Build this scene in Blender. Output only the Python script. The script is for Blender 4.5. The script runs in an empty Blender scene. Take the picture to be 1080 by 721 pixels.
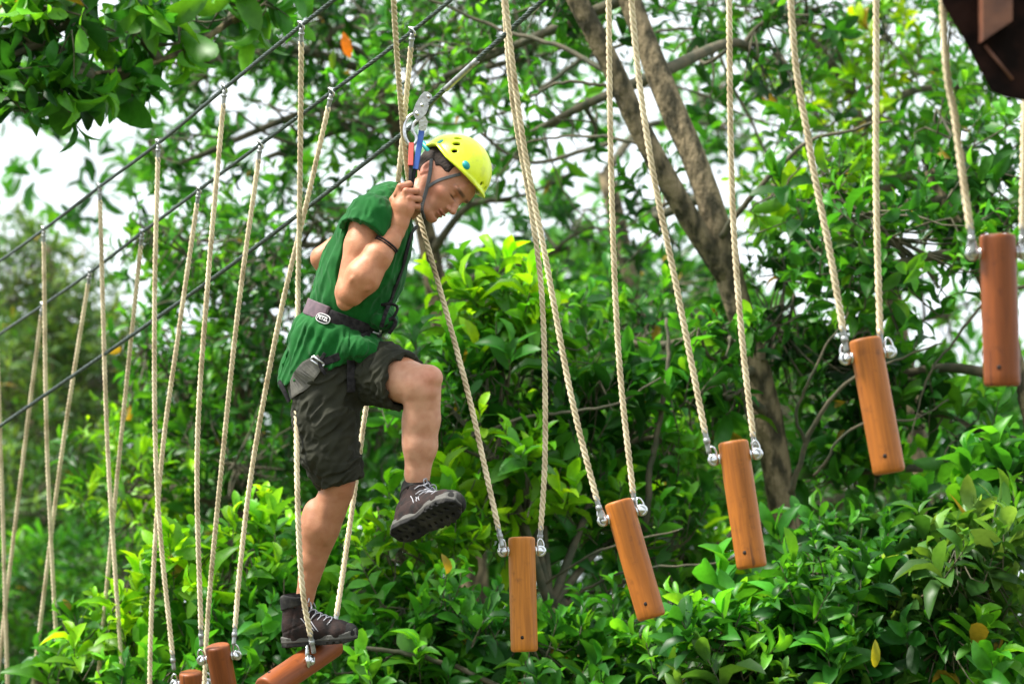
import bpy, math, random
import numpy as np
from mathutils import Vector, Matrix
rng = np.random.default_rng(7)
random.seed(7)
sc = bpy.context.scene
COL = sc.collection
# ------------------------------------------------------------------ camera, world, sun, exposure
PITCH = math.radians(10); F = 85.0 / 36 * 1080
CAM = np.array([0.0, 0.0, 1.6])
RT = np.array([1.0, 0, 0]); FW = np.array([0, math.cos(PITCH), math.sin(PITCH)]); UP = np.array([0, -math.sin(PITCH), math.cos(PITCH)])
cd = bpy.data.cameras.new('camera'); cam = bpy.data.objects.new('camera', cd); COL.objects.link(cam)
cam.location = CAM; cam.rotation_euler = (math.pi / 2 + PITCH, 0, 0)
cd.lens = 85; cd.sensor_width = 36; cd.clip_start = 0.1; cd.clip_end = 2000
cd.dof.use_dof = True; cd.dof.focus_distance = 9.1; cd.dof.aperture_fstop = 2.5
sc.camera = cam
SUN_EL, SUN_AZ = math.radians(57), math.radians(-103)      # azimuth clockwise from +Y
w = bpy.data.worlds.new('World'); sc.world = w; w.use_nodes = True
nt = w.node_tree; N = nt.nodes; L = nt.links
bg = N['Background']; sky = N.new('ShaderNodeTexSky'); sky.sky_type = 'NISHITA'; sky.sun_disc = False
sky.sun_elevation = SUN_EL; sky.sun_rotation = SUN_AZ; sky.dust_density = 3.0; sky.air_density = 1.0
tc = N.new('ShaderNodeTexCoord'); no = N.new('ShaderNodeTexNoise'); no.inputs['Scale'].default_value = 3.0; no.inputs['Detail'].default_value = 5
rp = N.new('ShaderNodeMapRange'); rp.inputs[1].default_value = 0.3; rp.inputs[2].default_value = 0.6; rp.inputs[3].default_value = 0.95; rp.inputs[4].default_value = 1.0
mx = N.new('ShaderNodeMix'); mx.data_type = 'RGBA'; mx.inputs[7].default_value = (10.2, 11.0, 11.6, 1)
L.new(tc.outputs['Generated'], no.inputs['Vector']); L.new(no.outputs['Fac'], rp.inputs[0]); L.new(rp.outputs[0], mx.inputs[0])
L.new(sky.outputs[0], mx.inputs[6]); L.new(mx.outputs[2], bg.inputs['Color']); bg.inputs['Strength'].default_value = 0.063
sd = bpy.data.lights.new('sun', 'SUN'); so = bpy.data.objects.new('sun', sd); COL.objects.link(so)
sd.energy = 4.4; sd.angle = math.radians(12); sd.color = (1.0, 0.95, 0.87)
sv = Vector((math.sin(SUN_AZ) * math.cos(SUN_EL), math.cos(SUN_AZ) * math.cos(SUN_EL), math.sin(SUN_EL)))
so.rotation_euler = sv.to_track_quat('Z', 'Y').to_euler(); so.location = (-8, -6, 14)
sc.view_settings.view_transform = 'Standard'; sc.view_settings.look = 'None'; sc.view_settings.gamma = 1
sc.view_settings.use_curve_mapping = False; sc.view_settings.exposure = 1.27
sc.render.engine = 'CYCLES'
try:
    sc.cycles.max_bounces = 7; sc.cycles.diffuse_bounces = 3; sc.cycles.glossy_bounces = 2; sc.cycles.transmission_bounces = 4
    sc.cycles.use_denoising = True
except Exception: pass

def P(x, y, d):
    return CAM + d * (FW + (x - 540) / F * RT + (360.5 - y) / F * UP)
def PV(a):
    a = np.asarray(a, float); return CAM + a[:, 2:3] * (FW + (a[:, 0:1] - 540) / F * RT + (360.5 - a[:, 1:2]) / F * UP)

# ------------------------------------------------------------------ helpers
def tag(o, label=None, cat=None, group=None, kind=None):
    if label: o['label'] = label
    if cat: o['category'] = cat
    if group: o['group'] = group
    if kind: o['kind'] = kind
    return o
def empty(name, loc, rot=None):
    o = bpy.data.objects.new(name, None); COL.objects.link(o); o.empty_display_size = 0.1
    M = Matrix.Translation(Vector(loc))
    if rot is not None: M = M @ rot.to_4x4()
    o.matrix_world = M; return o
def mesh_obj(name, V, Fc, mat, parent=None, smooth=True, colors=None, world=True):
    """V: Nx3 world points; Fc: list or MxK array of faces. world=True: V are world points, made local to the root."""
    me = bpy.data.meshes.new(name)
    V = np.asarray(V, float).reshape(-1, 3)
    loc = np.zeros(3)
    if world:
        if parent is not None:
            Mi = np.array(parent['_Mi']).reshape(4, 4) if '_Mi' in parent else np.array(root_matrix(parent).inverted())
            V = V @ Mi[:3, :3].T + Mi[:3, 3]
        else:
            loc = V.mean(0); loc[2] = V[:, 2].min(); V = V - loc
    if isinstance(Fc, np.ndarray):
        k = Fc.shape[1]; nf = len(Fc)
        me.vertices.add(len(V)); me.vertices.foreach_set('co', V.astype(np.float32).ravel())
        me.loops.add(nf * k); me.loops.foreach_set('vertex_index', Fc.astype(np.int32).ravel())
        me.polygons.add(nf); me.polygons.foreach_set('loop_start', np.arange(0, nf * k, k, dtype=np.int32))
        me.polygons.foreach_set('loop_total', np.full(nf, k, np.int32))
        me.update(calc_edges=True); me.validate()
    else:
        me.from_pydata([tuple(v) for v in V], [], [tuple(int(i) for i in f) for f in Fc]); me.update()
    if colors is not None:
        ca = me.color_attributes.new('col', 'FLOAT_COLOR', 'POINT')
        c4 = np.ones((len(V), 4), np.float32); c4[:, :3] = colors; ca.data.foreach_set('color', c4.ravel())
    if smooth: me.polygons.foreach_set('use_smooth', np.ones(len(me.polygons), bool))
    if mat: me.materials.append(mat)
    o = bpy.data.objects.new(name, me); COL.objects.link(o)
    if parent is not None: o.parent = parent
    else: o.location = loc
    return o
def root_matrix(o):
    M = o.matrix_basis.copy()
    while o.parent: o = o.parent; M = o.matrix_basis @ M
    return M
class MB:
    def __init__(s): s.v = []; s.f = []; s.n = 0
    def add(s, V, Fc):
        V = np.asarray(V, float).reshape(-1, 3); s.v.append(V); s.f += [tuple(int(i) + s.n for i in f) for f in Fc]; s.n += len(V)
    def tube(s, pts, rad, sides=8, cap=True, phase=0.0):
        V, Fc = tube(pts, rad, sides, cap, phase); s.add(V, Fc); return s
    def build(s, name, mat, parent=None, smooth=True, world=True, **k):
        return mesh_obj(name, np.concatenate(s.v), s.f, mat, parent, smooth, world=world, **k)
def frames(pts):
    pts = np.asarray(pts, float); T = np.gradient(pts, axis=0); T /= np.linalg.norm(T, axis=1, keepdims=True) + 1e-12
    ref = np.array([0, 1.0, 0.13]) if abs(T[0][1]) < 0.9 else np.array([1.0, 0, 0.1])
    U = np.zeros_like(T); u = np.cross(T[0], ref); u /= np.linalg.norm(u)
    for i in range(len(T)):
        u = u - T[i] * np.dot(u, T[i]); u /= np.linalg.norm(u) + 1e-12; U[i] = u
    return T, U, np.cross(T, U)
def tube(pts, rad, sides=8, cap=True, phase=0.0):
    pts = np.asarray(pts, float); n = len(pts); T, U, W = frames(pts)
    rad = np.broadcast_to(np.asarray(rad, float), (n,))
    a = np.linspace(0, 2 * np.pi, sides, endpoint=False) + phase
    V = pts[:, None] + rad[:, None, None] * (np.cos(a)[None, :, None] * U[:, None] + np.sin(a)[None, :, None] * W[:, None])
    V = V.reshape(-1, 3); Fc = []
    for i in range(n - 1):
        for j in range(sides):
            k = (j + 1) % sides; Fc.append((i * sides + j, i * sides + k, (i + 1) * sides + k, (i + 1) * sides + j))
    if cap: Fc.append(tuple(range(sides))[::-1]); Fc.append(tuple((n - 1) * sides + j for j in range(sides)))
    return V, Fc
def spline(pts, n):
    """Catmull-Rom through pts, n samples, roughly even by arc."""
    p = np.asarray(pts, float)
    if len(p) == 2: return p[0] + np.linspace(0, 1, n)[:, None] * (p[1] - p[0])
    q = np.vstack([2 * p[0] - p[1], p, 2 * p[-1] - p[-2]]); out = []
    m = 24
    for i in range(1, len(q) - 2):
        t = np.linspace(0, 1, m, endpoint=False)[:, None]
        out.append(0.5 * ((2 * q[i]) + (-q[i - 1] + q[i + 1]) * t + (2 * q[i - 1] - 5 * q[i] + 4 * q[i + 1] - q[i + 2]) * t ** 2 + (-q[i - 1] + 3 * q[i] - 3 * q[i + 1] + q[i + 2]) * t ** 3))
    o = np.vstack(out + [p[-1:]]); s = np.r_[0, np.cumsum(np.linalg.norm(np.diff(o, axis=0), axis=1))]
    u = np.linspace(0, s[-1], n); return np.stack([np.interp(u, s, o[:, k]) for k in range(o.shape[1])], 1)
def prism(mb, poly, vec):
    n = len(poly); A = np.asarray(poly, float); B = A + np.asarray(vec, float)
    mb.add(np.vstack([A, B]), [tuple(range(n))[::-1], tuple(range(n, 2 * n))] + [(i, (i + 1) % n, n + (i + 1) % n, n + i) for i in range(n)])
def torus(mb, c, ax, R, r, a0=0, a1=2 * math.pi, n=24, sides=8, ref=None):
    ax = np.asarray(ax, float); ax /= np.linalg.norm(ax)
    ref = np.array([0.3, 0.2, 1.0]) if ref is None else np.asarray(ref, float)
    u = ref - ax * ref.dot(ax); u /= np.linalg.norm(u); v = np.cross(ax, u)
    full = abs(a1 - a0 - 2 * math.pi) < 1e-6; t = np.linspace(a0, a1, n + 1)
    C = np.asarray(c) + R * (np.cos(t)[:, None] * u + np.sin(t)[:, None] * v)
    mb.tube(C, r, sides, cap=not full)
def ball(mb, c, r, ax=None, sq=1.0, n=10, m=14):
    ax = np.array([0, 0, 1.0]) if ax is None else np.asarray(ax, float) / np.linalg.norm(ax)
    t = np.array([1.0, 0, 0]) if abs(ax[0]) < .8 else np.array([0, 1.0, 0]); u = np.cross(ax, t); u /= np.linalg.norm(u); v = np.cross(ax, u)
    V = [np.asarray(c) + ax * r * sq]; Fc = []
    for i in range(1, n):
        th = math.pi * i / n
        for j in range(m):
            a = 2 * math.pi * j / m; V.append(np.asarray(c) + ax * r * sq * math.cos(th) + r * math.sin(th) * (math.cos(a) * u + math.sin(a) * v))
    V.append(np.asarray(c) - ax * r * sq)
    for j in range(m):
        k = (j + 1) % m; Fc.append((0, 1 + j, 1 + k)); Fc.append((len(V) - 1, 1 + (n - 2) * m + k, 1 + (n - 2) * m + j))
        for i in range(n - 2): Fc.append((1 + i * m + j, 1 + (i + 1) * m + j, 1 + (i + 1) * m + k, 1 + i * m + k))
    mb.add(V, Fc)

# ------------------------------------------------------------------ materials
def mat(name, col, rough=0.6, metal=0.0, noise=None, bump=0.0, bscale=60, bdist=0.004, attr=False, spec=0.5, trans=None, wave=None, sheen=0, coat=0, objco=False, sss=0, stretch=None):
    m = bpy.data.materials.new(name); m.use_nodes = True; nt = m.node_tree; N, L = nt.nodes, nt.links
    b = N['Principled BSDF']; b.inputs['Roughness'].default_value = rough; b.inputs['Metallic'].default_value = metal
    b.inputs['Specular IOR Level'].default_value = spec; b.inputs['Base Color'].default_value = (*col, 1)
    if sheen: b.inputs['Sheen Weight'].default_value = sheen
    if coat: b.inputs['Coat Weight'].default_value = coat; b.inputs['Coat Roughness'].default_value = 0.25
    if sss: b.inputs['Subsurface Weight'].default_value = sss; b.inputs['Subsurface Radius'].default_value = (0.012, 0.005, 0.003); b.inputs['Subsurface Scale'].default_value = 1.0
    tcn = N.new('ShaderNodeTexCoord'); mp = N.new('ShaderNodeMapping'); L.new(tcn.outputs['Object'], mp.inputs['Vector'])
    if stretch: mp.inputs['Scale'].default_value = stretch
    src = None
    if attr:
        at = N.new('ShaderNodeAttribute'); at.attribute_name = 'col'; src = at.outputs['Color']; L.new(src, b.inputs['Base Color'])
    if noise:
        col2, sc_, lo, hi = noise
        nz = N.new('ShaderNodeTexNoise'); nz.inputs['Scale'].default_value = sc_; nz.inputs['Detail'].default_value = 6; L.new(mp.outputs[0], nz.inputs['Vector'])
        mr = N.new('ShaderNodeMapRange'); mr.inputs[1].default_value = lo; mr.inputs[2].default_value = hi; L.new(nz.outputs['Fac'], mr.inputs[0])
        mxn = N.new('ShaderNodeMix'); mxn.data_type = 'RGBA'; mxn.inputs[6].default_value = (*col, 1); mxn.inputs[7].default_value = (*col2, 1)
        if attr:
            L.new(src, mxn.inputs[6]); mu = N.new('ShaderNodeMix'); mu.data_type = 'RGBA'; mu.blend_type = 'MULTIPLY'; mu.inputs[0].default_value = 1; L.new(src, mu.inputs[6]); mu.inputs[7].default_value = (*col2, 1); L.new(mu.outputs[2], mxn.inputs[7])
        L.new(mr.outputs[0], mxn.inputs[0]); L.new(mxn.outputs[2], b.inputs['Base Color']); src = mxn.outputs[2]
    if bump:
        nb = N.new('ShaderNodeTexNoise'); nb.inputs['Scale'].default_value = bscale; nb.inputs['Detail'].default_value = 5; L.new(mp.outputs[0], nb.inputs['Vector'])
        bp = N.new('ShaderNodeBump'); bp.inputs['Strength'].default_value = bump; bp.inputs['Distance'].default_value = bdist; L.new(nb.outputs['Fac'], bp.inputs['Height']); L.new(bp.outputs[0], b.inputs['Normal'])
    if trans:
        tr = N.new('ShaderNodeBsdfTranslucent'); ms = N.new('ShaderNodeMixShader'); ms.inputs[0].default_value = trans
        hs = N.new('ShaderNodeMix'); hs.data_type = 'RGBA'; hs.blend_type = 'MULTIPLY'; hs.inputs[0].default_value = 1; hs.inputs[7].default_value = (1.9, 1.55, 0.6, 1)
        L.new(src, hs.inputs[6]); L.new(hs.outputs[2], tr.inputs['Color'])
        L.new(b.outputs[0], ms.inputs[1]); L.new(tr.outputs[0], ms.inputs[2]); L.new(ms.outputs[0], N['Material Output'].inputs['Surface'])
    return m
M_leaf = mat('leaf', (0.05, 0.15, 0.02), 0.42, attr=True, noise=((0.75, 0.8, 0.7), 40, 0.35, 0.7), trans=0.45, spec=0.32)
M_farleaf = mat('far_leaf', (0.05, 0.15, 0.02), 0.55, attr=True, trans=0.42, noise=((0.8, 0.85, 0.8), 3, 0.35, 0.7))
M_bark = mat('bark', (0.22, 0.175, 0.105), 0.95, noise=((0.05, 0.045, 0.028), 16, 0.42, 0.60), bump=1.0, bscale=38, bdist=.03, stretch=(1, 1, 0.45), spec=.15)
M_bark2 = mat('bark_twigs', (0.10, 0.085, 0.05), 0.85, noise=((0.05, 0.055, 0.03), 14, 0.4, 0.6), bump=0.6, bscale=60)
M_rope = mat('rope_fibre', (0.74, 0.63, 0.43), 0.9, noise=((0.40, 0.31, 0.18), 11, 0.42, 0.72), bump=0.6, bscale=400)
M_cable = mat('steel_cable', (0.10, 0.13, 0.12), 0.45, metal=0.6, noise=((0.05, 0.07, 0.06), 60, 0.4, 0.6))
M_ferrule = mat('grey_sleeve', (0.36, 0.38, 0.38), 0.4, metal=0.5, noise=((0.2, 0.2, 0.2), 70, 0.45, 0.65))
M_steel = mat('galvanised_steel', (0.62, 0.63, 0.64), 0.22, metal=1.0, bump=0.15, bscale=90)
M_alu = mat('aluminium', (0.66, 0.67, 0.70), 0.3, metal=0.9, noise=((0.45, 0.45, 0.48), 80, 0.4, 0.65))
M_dark = mat('dark_hole', (0.012, 0.008, 0.006), 0.9)
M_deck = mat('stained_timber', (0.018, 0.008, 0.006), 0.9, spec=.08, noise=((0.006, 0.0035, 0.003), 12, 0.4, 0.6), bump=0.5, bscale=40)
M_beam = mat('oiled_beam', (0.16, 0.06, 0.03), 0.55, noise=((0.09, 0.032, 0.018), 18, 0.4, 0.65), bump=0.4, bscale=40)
M_ground = mat('forest_floor', (0.09, 0.07, 0.04), 0.95, noise=((0.04, 0.07, 0.02), 1.5, 0.4, 0.6), bump=1.0, bscale=8)
def wood_mat():
    m = bpy.data.materials.new('varnished_wood'); m.use_nodes = True; nt = m.node_tree; N, L = nt.nodes, nt.links
    b = N['Principled BSDF']; b.inputs['Roughness'].default_value = 0.48; b.inputs['Specular IOR Level'].default_value = 0.35
    t = N.new('ShaderNodeTexCoord'); mp = N.new('ShaderNodeMapping'); mp.inputs['Scale'].default_value = (1, 1, 0.06)
    oi = N.new('ShaderNodeObjectInfo'); va = N.new('ShaderNodeVectorMath'); va.operation = 'SCALE'; L.new(oi.outputs['Location'], va.inputs[0]); va.inputs[3].default_value = 3
    ad = N.new('ShaderNodeVectorMath'); L.new(t.outputs['Object'], mp.inputs['Vector']); L.new(mp.outputs[0], ad.inputs[0]); L.new(va.outputs[0], ad.inputs[1])
    n1 = N.new('ShaderNodeTexNoise'); n1.inputs['Scale'].default_value = 90; n1.inputs['Detail'].default_value = 8; n1.inputs['Distortion'].default_value = 0.8; L.new(ad.outputs[0], n1.inputs['Vector'])
    n2 = N.new('ShaderNodeTexNoise'); n2.inputs['Scale'].default_value = 9; n2.inputs['Detail'].default_value = 4; L.new(ad.outputs[0], n2.inputs['Vector'])
    cr = N.new('ShaderNodeValToRGB'); cr.color_ramp.elements[0].position = 0.3; cr.color_ramp.elements[0].color = (0.17, 0.050, 0.007, 1); cr.color_ramp.elements[1].position = 0.7; cr.color_ramp.elements[1].color = (0.50, 0.165, 0.016, 1)
    mm = N.new('ShaderNodeMath'); mm.operation = 'MULTIPLY_ADD'; mm.inputs[1].default_value = 0.45; L.new(n1.outputs['Fac'], mm.inputs[0])
    m2 = N.new('ShaderNodeMath'); m2.operation = 'MULTIPLY'; m2.inputs[1].default_value = 0.6; L.new(n2.outputs['Fac'], m2.inputs[0]); L.new(m2.outputs[0], mm.inputs[2])
    L.new(mm.outputs[0], cr.inputs[0]); mc = N.new('ShaderNodeMix'); mc.data_type = 'RGBA'; mc.blend_type = 'MULTIPLY'; mc.inputs[0].default_value = 1; st = N.new('ShaderNodeTexNoise'); st.inputs['Scale'].default_value = 22; st.inputs['Detail'].default_value = 7; st.inputs['Roughness'].default_value = .7; sa = N.new('ShaderNodeVectorMath'); L.new(t.outputs['Object'], sa.inputs[0]); L.new(va.outputs[0], sa.inputs[1]); L.new(sa.outputs[0], st.inputs['Vector'])
    sr = N.new('ShaderNodeMapRange'); sr.inputs[1].default_value = .56; sr.inputs[2].default_value = .74; sr.inputs[3].default_value = 0; sr.inputs[4].default_value = .6; L.new(st.outputs['Fac'], sr.inputs[0])
    ck = N.new('ShaderNodeTexNoise'); ck.inputs['Scale'].default_value = 55; ck.inputs['Detail'].default_value = 2; L.new(ad.outputs[0], ck.inputs['Vector'])
    cm = N.new('ShaderNodeMapRange'); cm.inputs[1].default_value = .30; cm.inputs[2].default_value = .27; cm.inputs[3].default_value = 0; cm.inputs[4].default_value = .8; L.new(ck.outputs['Fac'], cm.inputs[0])
    mxx = N.new('ShaderNodeMath'); mxx.operation = 'MAXIMUM'; L.new(sr.outputs[0], mxx.inputs[0]); L.new(cm.outputs[0], mxx.inputs[1])
    ms_ = N.new('ShaderNodeMix'); ms_.data_type = 'RGBA'; L.new(mxx.outputs[0], ms_.inputs[0]); L.new(cr.outputs[0], ms_.inputs[6]); ms_.inputs[7].default_value = (.10, .035, .010, 1)
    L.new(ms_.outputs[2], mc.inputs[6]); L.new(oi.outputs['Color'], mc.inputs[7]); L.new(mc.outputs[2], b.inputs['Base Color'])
    bp = N.new('ShaderNodeBump'); bp.inputs['Strength'].default_value = 0.35; bp.inputs['Distance'].default_value = 0.002; L.new(n1.outputs['Fac'], bp.inputs['Height']); L.new(bp.outputs[0], b.inputs['Normal'])
    return m
M_wood = wood_mat()

# ------------------------------------------------------------------ ground
g = 900.0
mesh_obj('ground', [(-g, -g, 0), (g, -g, 0), (g, g, 0), (-g, g, 0)], [(0, 1, 2, 3)], M_ground)['kind'] = 'structure'

# ------------------------------------------------------------------ foliage
def leaf_template(kind):
    """leaf along +X, up +Z; returns verts, quads"""
    if kind == 'broad': xs = [0, .12, .38, .68, .9, 1.0]; ws = [.012, .10, .19, .20, .11, .008]
    elif kind == 'far': xs = [0, .35, .75, 1.0]; ws = [.02, .17, .16, .01]
    else: xs = [0, .3, .7, 1.0]; ws = [.01, .07, .065, .005]
    V = []; 
    for x, wd in zip(xs, ws):
        z = 0.10 * math.sin(x * math.pi) - 0.13 * x * x
        V += [(x, -wd, z + wd * .42), (x, 0, z), (x, wd, z + wd * .42)]
    Fq = []
    for i in range(len(xs) - 1):
        a = i * 3; Fq += [(a, a + 3, a + 4, a + 1), (a + 1, a + 4, a + 5, a + 2)]
    return np.array(V, float), np.array(Fq)
LT = {k: leaf_template(k) for k in ('broad', 'far', 'narrow')}
def unit(a): return a / (np.linalg.norm(a, axis=-1, keepdims=True) + 1e-9)
def leaves_mesh(bases, dirs, ups, lens, cols, kind):
    V0, F0 = LT[kind]; n = len(bases)
    X = unit(dirs); Y = unit(np.cross(ups, X)); Z = np.cross(X, Y)
    curl = rng.uniform(0.3, 2.2, n)[:, None]; wid = rng.uniform(0.8, 1.2, n)[:, None]
    V = bases[:, None] + lens[:, None, None] * (V0[None, :, 0:1] * X[:, None] + (V0[None, :, 1] * wid)[..., None] * Y[:, None] + (V0[None, :, 2] * curl)[..., None] * Z[:, None])
    Fc = (F0[None] + (np.arange(n) * len(V0))[:, None, None]).reshape(-1, 4)
    C = np.repeat(cols, len(V0), axis=0)
    return V.reshape(-1, 3), Fc, C
PAL = {'bright': [(0.14, 0.40, 0.012), (0.08, 0.29, 0.012), (0.21, 0.50, 0.015), (0.045, 0.19, 0.014)],
       'mid': [(0.042, 0.21, 0.020), (0.055, 0.26, 0.024), (0.025, 0.14, 0.020), (0.10, 0.34, 0.026)],
       'dark': [(0.020, 0.115, 0.014), (0.032, 0.16, 0.018), (0.012, 0.07, 0.012), (0.06, 0.24, 0.022)],
       'grey': [(0.075, 0.20, 0.04), (0.05, 0.15, 0.026), (0.12, 0.26, 0.06), (0.03, 0.11, 0.018)],
       'yellow': [(0.18, 0.45, 0.01), (0.11, 0.34, 0.015), (0.27, 0.50, 0.012), (0.07, 0.25, 0.015)],
       'pale': [(0.10, 0.21, 0.06), (0.08, 0.18, 0.05), (0.14, 0.25, 0.08), (0.06, 0.15, 0.04)]}
def blob_points(n, c, r, hollow=0.25):
    v = unit(rng.normal(size=(n, 3))); rad = (hollow ** 3 + (1 - hollow ** 3) * rng.random(n)) ** (1 / 3) * rng.uniform(.75, 1.28, n)
    return v * rad[:, None] * r
def tree(name, label, cat, trunk, trad, blobs, group=None, kind='broad', per=8, lsize=0.13, twig=0.22, limb_r=0.02, trunks2=(), mleaf=None, up_bias=0.6, extra=(), singles=(), dens=1.0):
    """trunk: [(px,py,d)...] base first; blobs: (px,py,d, rx,ry px, rd m, n clusters, palette)"""
    tp = spline(PV(trunk), 26); root = empty(name, tp[0]); tag(root, label, cat, group)
    mb = MB(); mb.tube(tp + rng.normal(size=tp.shape) * 0.004, np.linspace(trad[0], trad[1], len(tp)) * (1 + .05 * np.sin(np.arange(len(tp)) * 1.7)), 14)
    allp = [tp]
    for t2, r2 in trunks2:
        q = spline(PV(t2), 22); mb.tube(q, np.linspace(r2[0], r2[1], len(q)), 12); allp.append(q)
    mb.build('trunk', M_bark, root); allp = np.vstack(allp)
    lb = MB(); B = []; D = []; U = []; Ln = []; Cl = []
    for (px, py, d, rx, ry, rd, n, pal) in blobs:
        n = int(n * dens)
        c = P(px, py, d); s = d / F; R = np.array([rx * s, rd, ry * s])
        k = max(3, min(14, n // 14)); subs = c + blob_points(k, c, R * 0.7, 0.2)
        # limb to the blob centre, then branches
        lowc = c - np.array([0, 0, R[2] * .35])
        a = allp[np.argmin(np.linalg.norm(allp - lowc, axis=1) + 0.25 * np.abs(allp[:, 2] - lowc[2] + .5))]
        mid = (a + lowc) / 2 + rng.normal(size=3) * 0.08 * np.linalg.norm(lowc - a) + np.array([0, 0, .04]) * np.linalg.norm(lowc - a)
        lp = spline([a, mid, lowc], 14); rr = limb_r * (1 + .25 * min(4, np.linalg.norm(R)))
        lb.tube(lp, np.linspace(rr * 1.4, rr * .7, 14), 7)
        nodes = [lowc]
        for sp in subs:
            st = lp[rng.integers(8, 14)]; m2 = (st + sp) / 2 + rng.normal(size=3) * 0.1 * np.linalg.norm(sp - st)
            q = spline([st, m2, sp], 9); lb.tube(q, np.linspace(rr * .6, rr * .28, 9), 5); nodes += list(q[3:])
        nodes = np.array(nodes)
        cp = c + blob_points(n, c, R)
        for p in cp:
            dn = np.linalg.norm(nodes - p, axis=1); a = nodes[np.argmin(dn)]
            dv = p - a; L_ = np.linalg.norm(dv) + 1e-6
            tdir = unit(dv / L_ * 0.7 + np.array([0, 0, up_bias]) + rng.normal(size=3) * .35)
            b0 = p - tdir * twig
            m2 = (a + b0) / 2 + rng.normal(size=3) * .06 * L_
            lb.tube(spline([a, m2, b0, p], 6), np.linspace(rr * .25, 0.0025, 6), 4, cap=False)
            kk = max(3, int(rng.normal(per, 1.6)))
            ang = rng.random() * 6.28 + np.arange(kk) * 2.4
            fr = np.linspace(0, 1, kk)
            e1 = unit(np.cross(tdir, [0.3, 1, 0.2])); e2 = np.cross(tdir, e1)
            rad = np.cos(ang)[:, None] * e1 + np.sin(ang)[:, None] * e2
            openn = (1.15 - 0.85 * fr)[:, None] * rng.uniform(.75, 1.3, (kk, 1))
            ld = unit(rad * openn + tdir * (0.35 + .6 * fr)[:, None] + rng.normal(size=(kk, 3)) * .34)
            B.append(b0 + tdir * twig * (0.25 + .75 * fr)[:, None]); D.append(ld); U.append(unit(tdir - ld * 0.2 + rng.normal(size=(kk, 3)) * .3))
            lz = lsize * rng.uniform(.55, 1.25) * rng.uniform(.7, 1.2, kk) * (1.0 - .35 * fr); Ln.append(lz)
            pl = np.array(PAL[pal]); base = pl[rng.integers(len(pl))]
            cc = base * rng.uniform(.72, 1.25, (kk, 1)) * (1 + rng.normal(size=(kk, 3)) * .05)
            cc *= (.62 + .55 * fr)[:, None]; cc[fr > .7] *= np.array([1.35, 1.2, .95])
            odd = rng.random(kk) < .005; cc[odd] = np.array([0.30, 0.22, 0.03])
            Cl.append(np.clip(cc, .004, .8))
    for path, r0, r1 in extra:
        q = spline(PV(path), 30); lb.tube(q + np.cumsum(rng.normal(size=q.shape) * .004, axis=0), np.linspace(r0, r1, 30), 7)
    for (px, py, d, ln, col_, dr) in singles:
        B.append(P(px, py, d)[None]); D.append(unit(dr[0] * RT + dr[1] * UP)[None]); U.append(-FW[None]); Ln.append(np.array([ln])); Cl.append(np.array([col_]))
    lb.build('limbs', M_bark2, root)
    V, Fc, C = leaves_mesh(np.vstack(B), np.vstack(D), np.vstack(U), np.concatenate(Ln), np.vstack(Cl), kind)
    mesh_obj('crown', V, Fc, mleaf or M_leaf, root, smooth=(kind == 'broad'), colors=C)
    return root

# forked tree, the one whose two stems cross the picture
tree('forked_tree', 'tall tree with grey brown trunk forking into two slanting stems behind the hanging logs', 'tree',
     [(905, 1010, 12.6), (858, 650, 12.6), (832, 560, 12.6), (812, 450, 12.6), (790, 360, 12.6), (770, 290, 12.6), (757, 240, 12.6), (738, 180, 12.7), (702, 100, 12.8), (684, 50, 12.9), (660, -10, 13), (610, -120, 13.2)], (0.092, 0.058),
     [(610, -20, 13.6, 150, 70, .9, 50, 'dark'), (470, 60, 14.2, 120, 60, .8, 40, 'mid'), (800, 40, 13.8, 130, 70, .9, 46, 'dark'), (560, 120, 14.2, 120, 60, .7, 22, 'mid'),
      (690, 200, 14.0, 90, 60, .5, 14, 'mid'), (820, 330, 12.9, 80, 100, .5, 55, 'dark'), (770, 345, 12.1, 50, 32, .2, 15, 'mid'), (765, 410, 12.1, 36, 28, .2, 8, 'mid'), (620, 330, 13.2, 90, 60, .5, 40, 'mid')], dens=.85, extra=[([(560, 100, 12.6), (600, 85, 12.5), (650, 100, 12.5)], .007, .01), ([(430, -10, 13), (520, 30, 13), (590, 50, 12.8), (640, 80, 12.6)], .006, .016), ([(545, 150, 13), (600, 145, 13), (660, 150, 12.7), (690, 160, 12.6)], .005, .012), ([(760, 250, 12.5), (800, 200, 12.3), (850, 150, 12.3), (930, 130, 12.3)], .018, .006)], per=7, lsize=0.145,
     trunks2=[([(772, 300, 12.6), (733, 240, 12.55), (704, 190, 12.5), (672, 130, 12.5), (650, 80, 12.5), (627, 35, 12.5), (600, -20, 12.5), (570, -110, 12.5)], (0.060, 0.052))])
tree('leafy_tree', 'leafy tree with glossy mid green leaves filling the right side behind the highest log', 'tree',
     [(1150, 1050, 12.2), (1120, 700, 12.2), (1090, 450, 12.3), (1040, 300, 12.4), (980, 180, 12.6)], (0.07, 0.03),
     [(930, 250, 12.2, 130, 90, .6, 70, 'mid'), (1040, 180, 12.6, 90, 110, .6, 52, 'dark'), (860, 200, 12.6, 90, 80, .5, 30, 'bright'), (910, 380, 12.8, 100, 70, .4, 60, 'dark'), (1010, 440, 12.6, 70, 60, .5, 12, 'mid'), (900, 480, 12.9, 90, 50, .4, 36, 'mid')], dens=.95, extra=[([(835, 520, 12.3), (850, 460, 12.2), (880, 410, 12.1), (925, 385, 12), (990, 360, 12)], .016, .004), ([(850, 470, 12.2), (840, 430, 12.1), (862, 380, 12), (900, 330, 12)], .010, .004), ([(1000, 420, 12.3), (960, 440, 12.2), (900, 450, 12.2), (860, 500, 12.3)], .004, .008), ([(1085, 300, 12), (1030, 330, 12), (980, 400, 12), (960, 470, 12)], .010, .003)], per=8, lsize=0.18)
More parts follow.
